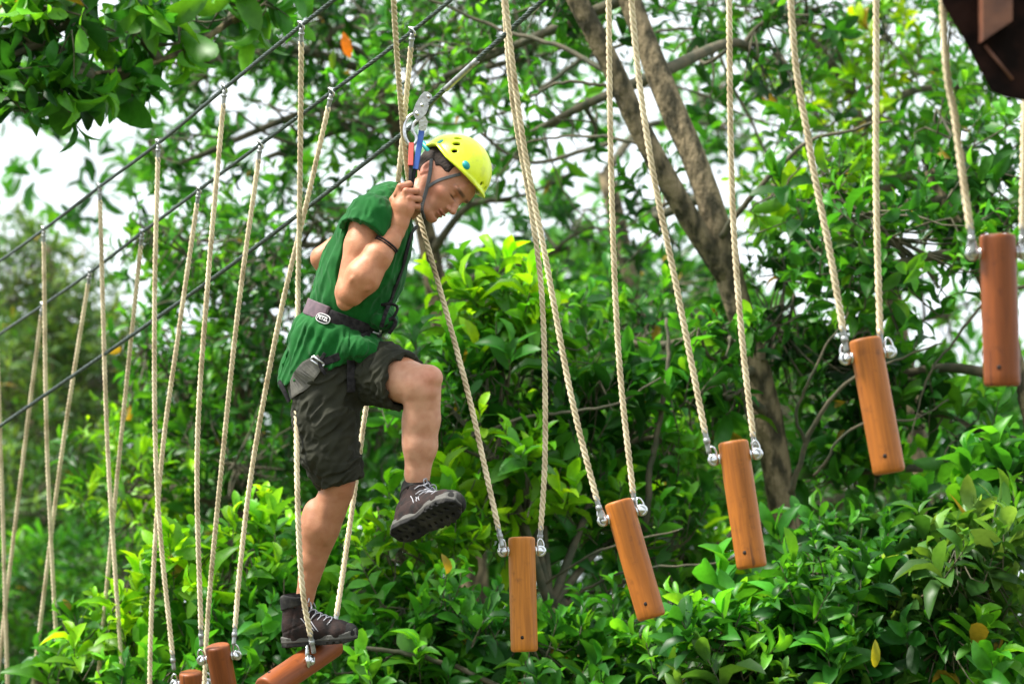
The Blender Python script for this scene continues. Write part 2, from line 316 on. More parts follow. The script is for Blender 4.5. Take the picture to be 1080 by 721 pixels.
tree('yellow_green_tree', 'tree with sunlit yellow green leaves at the upper right behind the ropes', 'tree',
     [(1000, 1000, 16), (970, 500, 16), (930, 250, 16), (900, 100, 16)], (0.1, 0.04),
     [(900, 80, 16, 110, 70, 1, 70, 'yellow'), (1010, 60, 16.5, 90, 90, 1, 60, 'mid'), (860, 190, 16, 90, 60, 1, 50, 'bright'), (980, 160, 16, 100, 60, 1, 50, 'mid'), (820, -20, 16, 150, 60, 1, 70, 'dark')], kind='far', per=8, lsize=0.15)
tree('low_shrub', 'dense shrub with sharp narrow grey green leaves in the lower right corner', 'shrub',
     [(930, 1050, 10.8), (925, 850, 10.8), (920, 740, 10.8)], (0.04, 0.03),
     [(760, 660, 10.7, 90, 60, .45, 50, 'mid'), (880, 620, 10.7, 90, 60, .45, 58, 'dark'), (1010, 600, 10.6, 90, 70, .45, 65, 'grey'), (940, 690, 10.6, 170, 50, .5, 90, 'mid'), (1060, 520, 11.2, 70, 60, .4, 40, 'mid'), (800, 730, 10.5, 130, 50, .4, 50, 'grey'), (930, 560, 11.4, 120, 40, .4, 45, 'dark')],
     dens=.9, singles=[(923, 674, 10.2, .12, (.42, .40, .03), (0, -1))], per=9, lsize=0.19, up_bias=1.1, limb_r=0.012)
tree('bright_shrub', 'bright green shrub with upright broad leaves behind the climber and the lowest log', 'shrub',
     [(560, 1060, 11.6), (570, 850, 11.6), (580, 640, 11.7)], (0.05, 0.03),
     [(520, 330, 12.2, 80, 60, .5, 50, 'bright'), (470, 400, 12.0, 80, 70, .5, 60, 'mid'), (600, 400, 12.2, 90, 80, .5, 60, 'dark'), (700, 430, 12.4, 90, 80, .5, 60, 'mid'), (540, 500, 11.8, 110, 70, .5, 70, 'bright'), (650, 540, 12.2, 110, 70, .5, 66, 'mid'), (720, 560, 12.9, 70, 60, .3, 40, 'bright')],
     dens=.8, extra=[([(540, 640, 11.9), (600, 602, 11.6), (650, 578, 11.5), (720, 560, 11.5)], .009, .004), ([(600, 630, 11.7), (660, 600, 11.5), (760, 590, 11.4), (830, 560, 11.5)], .008, .003), ([(470, 470, 11.8), (560, 440, 11.7), (640, 430, 11.7), (700, 400, 11.8)], .012, .004), ([(680, 560, 12), (690, 480, 12), (705, 400, 12), (700, 340, 12.1)], .02, .008)], per=8, lsize=0.195, up_bias=1.1, limb_r=0.014)
tree('spreading_shrub', 'lower green shrub with crowded leaves under the lifted boot', 'shrub',
     [(470, 1040, 11.2), (470, 900, 11.2), (475, 780, 11.2)], (0.04, 0.03),
     [(420, 640, 11.2, 90, 60, .4, 60, 'mid'), (530, 670, 11.1, 110, 60, .4, 70, 'mid'), (650, 680, 11.2, 100, 60, .4, 60, 'dark'), (400, 710, 11.0, 100, 40, .4, 45, 'mid'), (600, 730, 10.9, 160, 40, .4, 60, 'dark'), (420, 560, 11.5, 80, 50, .4, 45, 'bright')],
     dens=.9, extra=[([(330, 700, 10.9), (370, 684, 10.8), (420, 683, 10.8), (465, 690, 10.8), (515, 708, 10.8), (560, 740, 10.8)], .009, .014), ([(350, 710, 10.8), (395, 697, 10.8), (420, 684, 10.8)], .004, .006)], per=8, lsize=0.165, up_bias=1.1, limb_r=0.012)
tree('broadleaf_shrub', 'shrub with large bright upright leaves at the lower left behind the crossing ropes', 'shrub',
     [(230, 1050, 11.4), (225, 900, 11.4), (220, 760, 11.4)], (0.04, 0.03),
     [(230, 600, 11.5, 90, 60, .4, 55, 'bright'), (150, 650, 11.6, 80, 50, .4, 40, 'bright'), (280, 650, 11.3, 90, 60, .4, 55, 'mid'), (200, 710, 11.2, 140, 40, .4, 60, 'mid'), (290, 560, 11.9, 50, 50, .3, 24, 'bright'), (330, 620, 11.5, 60, 80, .3, 40, 'mid'), (90, 700, 12.0, 80, 50, .4, 35, 'mid')],
     dens=.85, per=8, lsize=0.180, up_bias=1.1, limb_r=0.012)
tree('round_leaved_tree', 'soft focus tree with dense dark leaves behind the climber and left ropes', 'tree',
     [(290, 1050, 15.5), (280, 700, 15.5), (260, 480, 15.5), (250, 320, 15.5)], (0.10, 0.05),
     [(220, 260, 15.5, 100, 70, 1, 90, 'mid'), (290, 340, 15.2, 100, 90, 1, 110, 'dark'), (190, 400, 15.4, 80, 90, 1, 100, 'mid'), (250, 480, 15.0, 110, 70, 1, 110, 'dark'), (150, 500, 15.2, 80, 70, 1, 80, 'bright'), (340, 230, 16, 90, 80, 1, 60, 'dark'), (400, 420, 15.5, 90, 90, 1, 90, 'mid'), (300, 590, 15, 130, 60, 1, 90, 'dark')], kind='far', dens=.85, per=8, lsize=0.15)
tree('canopy_tree', 'dark leafy canopy tree arching over the cables at the top', 'tree',
     [(520, 1050, 17.5), (500, 600, 17.5), (450, 250, 17.5), (400, 80, 17.2)], (0.13, 0.06),
     [(200, 50, 16.5, 110, 60, 1.2, 100, 'dark'), (320, 30, 16.8, 120, 60, 1.2, 110, 'dark'), (440, 20, 17, 120, 50, 1.2, 100, 'dark'), (560, 40, 17, 110, 60, 1.2, 80, 'dark'), (380, 120, 16.8, 100, 60, 1, 80, 'mid'), (280, 150, 16.5, 80, 50, 1, 16, 'dark'), (540, 190, 17, 90, 60, 1, 26, 'mid'), (180, 160, 16.5, 60, 50, 1, 30, 'mid'), (600, 240, 17.5, 120, 60, 1, 26, 'dark')], kind='far', dens=.72, extra=[([(650, 150, 16), (560, 170, 15.5), (500, 130, 15.4), (430, 60, 15.4), (400, 20, 15.4)], .018, .006), ([(640, 40, 15), (560, 100, 15), (500, 128, 15), (440, 130, 15)], .016, .005), ([(540, -10, 15), (560, 90, 15), (590, 200, 15), (640, 260, 15)], .010, .004), ([(740, -10, 15), (760, 60, 15), (800, 140, 15), (830, 230, 15), (825, 300, 15)], .012, .005), ([(620, 60, 15), (720, 30, 15), (800, 60, 15), (900, 90, 15)], .014, .005), ([(600, 110, 15), (700, 90, 15), (800, 130, 15), (900, 140, 15)], .010, .004)], singles=[(362, 34, 14.4, .16, (.75, .20, .02), (.25, -1)), (352, 52, 14.4, .13, (.10, .20, .02), (-.1, -1))], per=8, lsize=0.15, up_bias=.1)
tree('overhanging_tree', 'dark glossy branch hanging in from the upper left corner against white sky', 'tree',
     [(-330, 1000, 11.8), (-300, 500, 11.8), (-240, 150, 11.6), (-130, 0, 11.4), (0, -40, 11.3), (90, 10, 11.2)], (0.11, 0.03),
     [(60, 20, 11.2, 85, 40, .4, 14, 'mid'), (45, 95, 11.1, 60, 40, .3, 13, 'dark'), (150, 30, 11.6, 90, 40, .4, 18, 'mid'), (130, 95, 11.6, 60, 32, .3, 7, 'mid'), (250, 10, 12, 100, 35, .4, 16, 'mid'), (10, 40, 11.2, 50, 60, .3, 8, 'dark')],
     per=7, lsize=0.235, up_bias=-.25, trunks2=[([(330, -60, 11.8), (270, 0, 11.8), (210, 45, 11.7), (150, 70, 11.5), (95, 78, 11.3)], (0.022, 0.008))])
tree('feathery_tree', 'hazy pale green feathery tree far behind at the left edge', 'tree',
     [(40, 900, 25), (50, 600, 25), (60, 400, 25), (50, 260, 25)], (0.12, 0.05),
     [(40, 290, 25, 80, 60, 1.5, 110, 'pale'), (90, 380, 25, 90, 80, 1.5, 190, 'pale'), (20, 420, 24, 70, 90, 1.5, 170, 'pale'), (60, 520, 23, 90, 80, 1.5, 190, 'grey'), (30, 640, 22, 80, 90, 1.5, 190, 'mid'), (120, 600, 22, 90, 90, 1.5, 190, 'mid')], kind='narrow', per=12, lsize=0.24)
tree('background_tree', 'tall blurred tree behind the forked stems in the middle of the view', 'tree',
     [(700, 1000, 20), (690, 600, 20), (670, 350, 20), (640, 180, 20)], (0.16, 0.07),
     [(560, 380, 19, 130, 80, 1.5, 120, 'mid'), (700, 350, 19.5, 130, 90, 1.5, 120, 'dark'), (820, 430, 19, 130, 90, 1.5, 130, 'mid'), (640, 480, 18.5, 150, 80, 1.5, 130, 'bright'), (480, 290, 20, 110, 50, 1.5, 36, 'dark'), (960, 500, 19, 130, 70, 1.5, 100, 'mid'), (750, 110, 21, 150, 60, 1.5, 34, 'dark'), (1000, 300, 20, 100, 90, 1.5, 30, 'mid')], kind='far', per=8, lsize=0.16)
def woodland():
    B = []; n = 15000
    px = rng.uniform(-260, 1340, n); py = 880 - 1000 * rng.random(n) ** 0.72; d = rng.uniform(26, 34, n)
    keep = (py > 330 + 70 * np.sin(px / 130.0)) | (rng.random(n) < .10)
    px, py, d = px[keep], py[keep], d[keep]; c = PV(np.stack([px, py, d], 1)); k = 7
    dirs = unit(rng.normal(size=(len(c), k, 3)) + np.array([0, -.2, .5])); b = np.repeat(c[:, None], k, 1) + dirs * .05
    pal = np.array(PAL['dark'] + PAL['mid']); cl = np.repeat(pal[rng.integers(len(pal), size=len(c))], k, 0) * rng.uniform(.7, 1.3, (len(c) * k, 1))
    ln = rng.uniform(.2, .36, len(c) * k)
    b = b.reshape(-1, 3); ok = np.repeat(c[:, 2] > .1, k)
    V, Fc, C = leaves_mesh(b[ok], dirs.reshape(-1, 3)[ok], unit(rng.normal(size=(len(b), 3)) + [0, 0, 1])[ok], ln[ok], cl[ok], 'far')
    o = mesh_obj('woodland', V, Fc, M_farleaf, None, smooth=False, colors=C)
    tag(o, 'far off mass of dark green woodland closing the view behind all the trees', 'woodland', kind='stuff')
woodland()
#FOLIAGE_END

# ------------------------------------------------------------------ cables, ropes, logs
cabA = [(-60, 315, 13.0), (0, 275, 12.2), (46, 242, 11.6), (105, 197, 10.9), (167, 151, 10.2), (237, 93, 9.5), (318, 27, 8.8), (415, -50, 8.4), (530, -150, 8.0), (667, -270, 7.6), (835, -420, 7.1), (993, -560, 6.6)]
cabB = [(-60, 395, 13.6), (0, 352, 12.8), (45, 322, 12.2), (95, 287, 11.6), (150, 245, 10.9), (210, 200, 10.3), (275, 152, 9.8), (350, 97, 9.4), (435, 33, 9.1), (532, -48, 8.7), (642, -150, 8.3), (770, -260, 7.9), (922, -400, 7.4), (1085, -540, 6.9)]
def wire(pts3, R, name, label, pitch=0.12, strands=5):
    C = spline(pts3, 420); T, U, W = frames(C); s = np.r_[0, np.cumsum(np.linalg.norm(np.diff(C, axis=0), axis=1))]
    mb = MB(); mb.tube(C, R * .62, 6)
    for k in range(strands):
        a = 2 * math.pi * (s / pitch + k / strands); mb.tube(C + R * .62 * (np.cos(a)[:, None] * U + np.sin(a)[:, None] * W), R * .40, 5)
    o = mb.build(name, M_cable); tag(o, label, 'cable'); return o
wire(PV(cabA), 0.0085, 'steel_cable', 'upper dark steel cable carrying the nearer row of ropes')
wire(PV(cabB), 0.0085, 'steel_cable', 'middle dark steel cable carrying the farther row of ropes')
cabC = [(-60, 492, 12.4), (3, 447, 11.8), (225, 293, 10.3), (418, 146, 9.15), (449, 119, 8.98)]
cabC2 = [(449, 119, 8.98), (462, 101, 8.92), (575, -2, 8.4), (700, -118, 7.8)]
C1 = spline(PV(cabC), 260); C2 = spline(PV(cabC2), 160)
root = empty('safety_cable', C1[-1]); tag(root, 'steel safety cable that bends at the pulley above the climber', 'cable')
mb = MB()
for C in (C1, C2):
    T, U, W = frames(C); s = np.r_[0, np.cumsum(np.linalg.norm(np.diff(C, axis=0), axis=1))]; mb.tube(C, .006, 6)
    for k in range(5):
        a = 2 * math.pi * (s / .11 + k / 5); mb.tube(C + .0058 * (np.cos(a)[:, None] * U + np.sin(a)[:, None] * W), .004, 5)
mb.build('wire', M_cable, root)
mb = MB(); q = spline(PV([(470, 94, 8.88), (503, 64, 8.72)]), 12); mb.tube(q, .0115, 10); mb.build('splice_sleeve', M_ferrule, root)

def rope_thing(pts, label, top_fit=True, bot_fit=True, R=0.0106):
    """pts px,py,d from top to bottom"""
    W3 = PV(pts); C = spline(W3, 12); Ltot = np.sum(np.linalg.norm(np.diff(C, axis=0), axis=1))
    n = int(Ltot / 0.0085); C = spline(W3, n); T, U, Wn = frames(C); s = np.linspace(0, Ltot, n)
    root = empty('suspension_rope', C[-1]); tag(root, label, 'rope', 'ropes holding up the hanging logs')
    i0 = int(.065 / .0085) if top_fit else 0; i1 = n - (int(.075 / .0085) if bot_fit else 0)
    mb = MB()
    for k in range(3):
        a = -2 * math.pi * (s / 0.072 + k / 3) + 0.4 * np.sin(s * 3)
        mb.tube((C + R * .58 * (np.cos(a)[:, None] * U + np.sin(a)[:, None] * Wn))[i0:i1], R * .5, 6)
    mb.build('rope', M_rope, root)
    if bot_fit:
        f = MB(); f.tube(C[i1 - 3:], np.r_[R * .9, R * 1.05, np.full(n - i1 - 1, R * .8), R * .7][:n - i1 + 3] if False else R * .82, 10); ring = C[-6]; f.tube(C[-7:-4], R * 1.05, 10); f.build('ferrule', M_ferrule, root)
    if top_fit:
        f = MB(); f.tube(C[1:i0 + 3], R * .82, 10); f.tube(C[3:5], R * 1.1, 10); f.build('ferrule', M_ferrule, root)
        f = MB(); torus(f, C[0] + np.array([0, 0, -.004]), unit(np.array([1, .5, .6])), .015, .0045); 
        f.tube([C[0] + np.array([-.016, 0, .014]), C[0] + np.array([.016, 0, .012])], .005, 6); f.build('eye_clamp', M_steel, root)
    return root
D2 = 8.0
# the left, farther ropes and then on towards the right (pixel path, depth)
ropes = [
 ([(-6, 290, 12.3), (1, 480, 12.5), (8, 721, 12.8), (10, 800, 12.9)], 'thin rope at the very left edge of the picture', 1, 0),
 ([(45, 322, 12.2), (25, 480, 12.6), (0, 690, 12.9), (-10, 800, 13)], 'farthest slanting rope, leaning out through the left edge', 1, 0),
 ([(46, 242, 11.6), (50, 480, 11.8), (62, 721, 12.0), (66, 800, 12)], 'leftmost rope hanging almost plumb from the upper cable', 1, 0),
 ([(95, 287, 11.6), (65, 480, 11.9), (35, 721, 12.2), (26, 800, 12.3)], 'rope slanting down left, second clamp on the middle cable', 1, 0),
 ([(105, 197, 10.9), (114, 480, 11.1), (130, 721, 11.2), (136, 800, 11.3)], 'rope on the second upper cable clamp, bowing to the right at its foot', 1, 0),
 ([(150, 245, 10.9), (126, 480, 11.3), (103, 721, 11.5), (96, 800, 11.5)], 'rope slanting down left from the third middle cable clamp', 1, 0),
 ([(167, 151, 10.2), (163, 330, 10.25), (166, 520, 10.35), (183.5, 706, 10.4)], 'rope bowing right down to the shackle of the lowest left log', 1, 1),
 ([(210, 200, 10.3), (190, 340, 10.4), (171, 480, 10.55), (160, 640, 10.6), (157, 800, 10.6)], 'rope from the fourth middle cable clamp crossing behind the bowed one', 1, 0),
 ([(237, 93, 9.5), (219, 300, 9.55), (208, 480, 9.6), (212.5, 681, 9.68)], 'long rope from the upper cable to the left shackle of the second low log', 1, 1),
 ([(275, 152, 9.8), (252, 320, 9.9), (235, 480, 10.1), (220, 640, 10.3), (214, 760, 10.3)], 'rope slanting down behind the second low log', 1, 0),
 ([(318, 27, 8.8), (316, 220, 9.02), (314, 330, 9.06), (313, 480, 8.86), (318, 610, 8.84), (331, 688, 8.91)], 'rope passing the climber\'s back and the heel of the standing boot', 1, 1),
 ([(350, 97, 9.4), (322, 220, 9.5), (296, 330, 9.6), (268, 480, 9.75), (254, 590, 9.75), (246.5, 680, 9.7)], 'rope crossing behind the climber\'s back to the low log on the left', 1, 1),
 ([(435, 33, 9.1), (420, 190, 9.25), (403, 330, 9.3), (386, 430, 9.3), (368, 560, 9.2), (352, 668, 9.07)], 'rope passing behind the climber down to the toe of the standing boot', 1, 1),
 ([(413, -48, 8.4), (419, 60, 8.75), (431, 190, 9.15), (447, 245, 9.16), (490, 400, 9.0), (513, 500, 8.9), (530, 577, 8.83)], 'rope passing behind the gripping hand and face, bowing to the lowest log', 0, 1),
 ([(528, -48, 8.7), (540, 100, 8.8), (560, 220, 8.95), (572, 320, 9.0), (575, 470, 9.0), (569, 578, 9.0)], 'rope to the right shackle of the lowest log, bending at mid height', 0, 1),
 ([(522, -150, 8.0), (533, 0, 8.2), (552, 150, 8.3), (575, 270, 8.35), (603, 420, 8.35), (635, 548, 8.32)], 'rope to the left shackle of the tilted log right of the lowest', 0, 1),
 ([(642, -150, 8.3), (642, 0, 8.4), (645, 200, 8.45), (653, 380, 8.45), (670, 540, 8.45)], 'rope to the right shackle of the tilted log right of the lowest', 0, 1),
 ([(655, -270, 7.6), (666, 0, 7.85), (685, 160, 7.9), (713, 300, 7.95), (748, 478, 7.95)], 'rope to the left shackle of the middle log before the forked trunk', 0, 1),
 ([(768, -260, 7.9), (769, 0, 8.0), (772, 200, 8.05), (782, 350, 8.05), (797, 482, 8.05)], 'rope to the right shackle of the middle log before the forked trunk', 0, 1),
 ([(825, -420, 7.1), (834, 0, 7.35), (853, 150, 7.4), (876, 270, 7.4), (893, 372, 7.4)], 'rope to the left shackle of the second highest log', 0, 1),
 ([(922, -400, 7.4), (924, 0, 7.5), (924, 200, 7.5), (929, 376, 7.5)], 'rope to the right shackle of the second highest log', 0, 1),
 ([(980, -560, 6.6), (994, 0, 6.62), (1008, 130, 6.65), (1027, 268, 6.65)], 'rope to the left shackle of the highest log', 0, 1),
 ([(1082, -540, 6.9), (1082, 0, 6.8), (1080, 150, 6.75), (1078, 268, 6.75)], 'rope at the right edge to the far shackle of the highest log', 0, 1),
]
for pts, lab, t, b in ropes: rope_thing(pts, lab, bool(t), bool(b))

LOGR, LOGL = 0.05, 0.42
def make_log():
    root = empty('hanging_log', (0, 0, 0)); tag(root, 'x', 'log')
    prof = [(0.001, 0), (LOGR - .010, 0), (LOGR - .0035, -.0026), (LOGR - .0008, -.0065), (LOGR, -.012)] + [(LOGR * (1 + .004 * math.sin(i * 2.1)), -LOGL * i / 12) for i in range(1, 12)] + [(LOGR, -LOGL + .011), (LOGR - .003, -LOGL + .003), (LOGR - .009, -LOGL), (0.001, -LOGL)]
    n = 36; V = [(r * math.cos(2 * math.pi * j / n), r * math.sin(2 * math.pi * j / n), z) for r, z in prof for j in range(n)]
    Fc = [(i * n + j, (i + 1) * n + j, (i + 1) * n + (j + 1) % n, i * n + (j + 1) % n) for i in range(len(prof) - 1) for j in range(n)]
    mesh_obj('log', V, Fc, M_wood, root, world=False)
    def shackle(s):
        h = MB(); x = s * (LOGR + .021); z = -.052
        torus(h, (x, 0, z), (0.15 * s, 1, 0), .015, .0065, n=20)                     # eye
        ball(h, (x - s * .006, -.004, z), .0155, (s, 0, 0), .9); ball(h, (x, -.013, z - .002), .009, (0, 1, 0), .8)
        h.tube([(s * LOGR * .92, 0, z), (x, 0, z)], .0085, 8); h.tube([(s * (LOGR - .002), 0, z), (s * (LOGR + .004), 0, z)], .017, 12)
        o = h.build('shackle', M_steel, root, world=False)
        b = MB(); top = z + .048; Lh = [(x - .011, .002, z + .004), (x - .012, .002, z + .02), (x - .008, .002, top - .012), (x, .002, top - .004), (x + .008, .002, top - .012), (x + .012, .002, z + .02), (x + .011, .002, z + .004)]
        b.tube(spline(Lh, 22), .0038, 6); b.tube([(x - .016, .002, z + .006), (x + .016, .002, z + .006)], .005, 8); b.build('bow', M_steel, o, world=False)
    shackle(-1); shackle(1)
    h = MB(); h.tube([(-.016, -LOGR * .93, -LOGL + .052), (-.0162, -LOGR * .9555, -LOGL + .052)], .0068, 14); h.build('bolt_hole', M_dark, root, world=False)
    return root
def copy_tree(o):
    r = o.copy(); COL.objects.link(r)
    def rec(a, b):
        for ch in list(a.children):
            c = ch.copy(); COL.objects.link(c); c.parent = b; rec(ch, c)
    rec(o, r); return r
bpy.context.view_layer.update()
log0 = make_log(); bpy.context.view_layer.update()
def place_log(o, top, bot, d, label, tilt=0.0, spin=0.0, wdir=None, group='wooden logs hanging between rope pairs'):
    a = P(*top, d); b = P(*bot, d); v = unit(a - b)
    if wdir is None: v = unit(v + tilt * FW)
    else: v = unit(np.asarray(wdir))
    z = Vector(v); x = Vector(RT) - z * z.dot(Vector(RT)); x.normalize(); y = z.cross(x)
    M = Matrix((x, y, z)).transposed() @ Matrix.Rotation(spin, 3, 'Z')
    o.matrix_world = Matrix.Translation(Vector(a)) @ M.to_4x4(); tag(o, label, None, group); o['category'] = 'log'
logs = [((550, 566), (553, 685), 8.92, 'upright orange brown log just right of the lifted boot', .13, .2), ((652, 528), (687, 651), 8.4, 'log tilting down to the right, between the lowest and the middle logs', .14, .12),
 ((773, 465), (792, 600), 7.97, 'log hanging in front of the lower forked trunk', .12, -.1), ((912, 357), (936, 502), 7.45, 'second highest log, leaning left of the highest one', .12, .1),
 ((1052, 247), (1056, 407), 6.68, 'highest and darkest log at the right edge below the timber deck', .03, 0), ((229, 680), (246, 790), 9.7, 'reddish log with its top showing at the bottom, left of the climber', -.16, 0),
 ((201, 708), (205, 810), 10.4, 'low log cut off by the bottom edge, leftmost of all logs', -.14, 0)]
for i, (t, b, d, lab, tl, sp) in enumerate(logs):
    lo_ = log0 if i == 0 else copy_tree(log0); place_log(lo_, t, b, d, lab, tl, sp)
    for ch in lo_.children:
        if ch.name.startswith('log'): ch.color = [(1.05, 1.12, 1, 1), (.95, .92, 1, 1), (1, 1, 1, 1), (.85, .82, .9, 1), (.5, .40, .75, 1), (.62, .50, .8, 1), (.55, .46, .8, 1)][i]  # highest log's dark tint paints in the deck's shade; other tints are wood tone
sl = copy_tree(log0)
ax = unit(63 * RT + 36 * UP + 92 * FW); SMg = 9.03 / F
def pxw(x, y, w_): return P(540, 360.5, 9.03) + ((x - 540) * RT - (y - 360.5) * UP + w_ * FW) * SMg
tip = pxw(322, 697, -24) + ax * 53 * SMg
place_log(sl, (351, 687), (0, 0), 9.16, 'slanting log that the climber stands on with one boot', wdir=ax)
sl.matrix_world = Matrix.Translation(Vector(tip)) @ sl.matrix_world.to_3x3().to_4x4(); bpy.context.view_layer.update()
bx_ = unit(FW * .97 + RT * .12); bz_ = unit(UP - bx_ * bx_.dot(UP)); by_ = np.cross(bz_, bx_)
Mr = Matrix([[*bx_], [*by_], [*bz_]]).transposed().to_4x4(); Mr.translation = Vector(tip - ax * 36 * SMg)
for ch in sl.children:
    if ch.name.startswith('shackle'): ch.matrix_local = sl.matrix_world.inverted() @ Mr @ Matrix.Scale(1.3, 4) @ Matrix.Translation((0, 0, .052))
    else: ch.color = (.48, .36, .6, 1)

# ------------------------------------------------------------------ timber deck, top right
dk = 6.2
root = empty('timber_platform', P(1150, 60, dk)); tag(root, 'dark stained timber platform edge jutting in at the upper right corner', 'platform')
VX = FW * .45 + RT * .16 + UP * .14
def poly(pp, d): return [P(x, y, d) for x, y in pp]
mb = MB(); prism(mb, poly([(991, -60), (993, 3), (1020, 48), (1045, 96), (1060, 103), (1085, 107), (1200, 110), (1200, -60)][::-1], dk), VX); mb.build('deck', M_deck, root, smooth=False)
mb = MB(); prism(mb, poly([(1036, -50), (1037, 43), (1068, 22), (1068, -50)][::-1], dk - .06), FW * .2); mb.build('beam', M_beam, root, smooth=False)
mb = MB(); mb.tube([P(1039, 48, dk - .01), P(1068, 84, dk - .01)], .004, 6); mb.build('batten', M_beam, root)
# ------------------------------------------------------------------ the climber, grown from signed distance fields
# working units: photograph pixels at the climber's distance (x right, y down, w away from the camera)
DM = 9.03; SM = DM / F
MANR = np.stack([RT, -UP, FW]) * SM; MAN0 = P(540, 360.5, DM)
def toW(V): return MAN0 + (np.asarray(V, float) - np.array([540, 360.5, 0])) @ MANR
_perm = rng.permutation(256); _perm = np.r_[_perm, _perm]; _grad = unit(rng.normal(size=(256, 3)))
def pnoise(p):
    i = np.floor(p).astype(np.int64); f = p - i; u = f * f * f * (f * (f * 6 - 15) + 10); i &= 255
    def gr(a, b, c): return _grad[_perm[_perm[_perm[(i[:, 0] + a) & 255] + ((i[:, 1] + b) & 255)] + ((i[:, 2] + c) & 255)] ]
    r = 0
    for a in (0, 1):
        for b in (0, 1):
            for c in (0, 1):
                g_ = gr(a, b, c); d = f - np.array([a, b, c]); v = (g_ * d).sum(1)
                r = r + v * (u[:, 0] if a else 1 - u[:, 0]) * (u[:, 1] if b else 1 - u[:, 1]) * (u[:, 2] if c else 1 - u[:, 2])
    return r
def smin(a, b, k): h = np.clip(.5 + .5 * (b - a) / k, 0, 1); return b + (a - b) * h - k * h * (1 - h)
def smax(a, b, k): return -smin(-a, -b, k)
def cap(p, a, b, ra, rb):
    a = np.asarray(a, float); b = np.asarray(b, float); ab = b - a; t = np.clip((p - a) @ ab / ab.dot(ab), 0, 1)
    return np.linalg.norm(p - a - t[:, None] * ab, axis=1) - (ra + (rb - ra) * t)
def chain(p, pts, rr, k=3.0, ws=None):
    """pts (x,y,w), radii rr, ws: depth radii (elliptical section)"""
    d = None
    for i in range(len(pts) - 1):
        a = np.asarray(pts[i], float); b = np.asarray(pts[i + 1], float); ab = b - a; t = np.clip((p - a) @ ab / ab.dot(ab), 0, 1)
        r = p - a - t[:, None] * ab; ra = rr[i] + (rr[i + 1] - rr[i]) * t
        if ws is not None: wb = ws[i] + (ws[i + 1] - ws[i]) * t; r = np.stack([r[:, 0], r[:, 1], r[:, 2] * ra / wb], 1)
        e = np.linalg.norm(r, axis=1) - ra; d = e if d is None else smin(d, e, k)
    return d
def ell(p, c, r, R=None):
    q = p - np.asarray(c, float)
    if R is not None: q = q @ np.asarray(R).T
    r = np.asarray(r, float); k0 = np.linalg.norm(q / r, axis=1); k1 = np.linalg.norm(q / (r * r), axis=1) + 1e-9
    return k0 * (k0 - 1) / k1
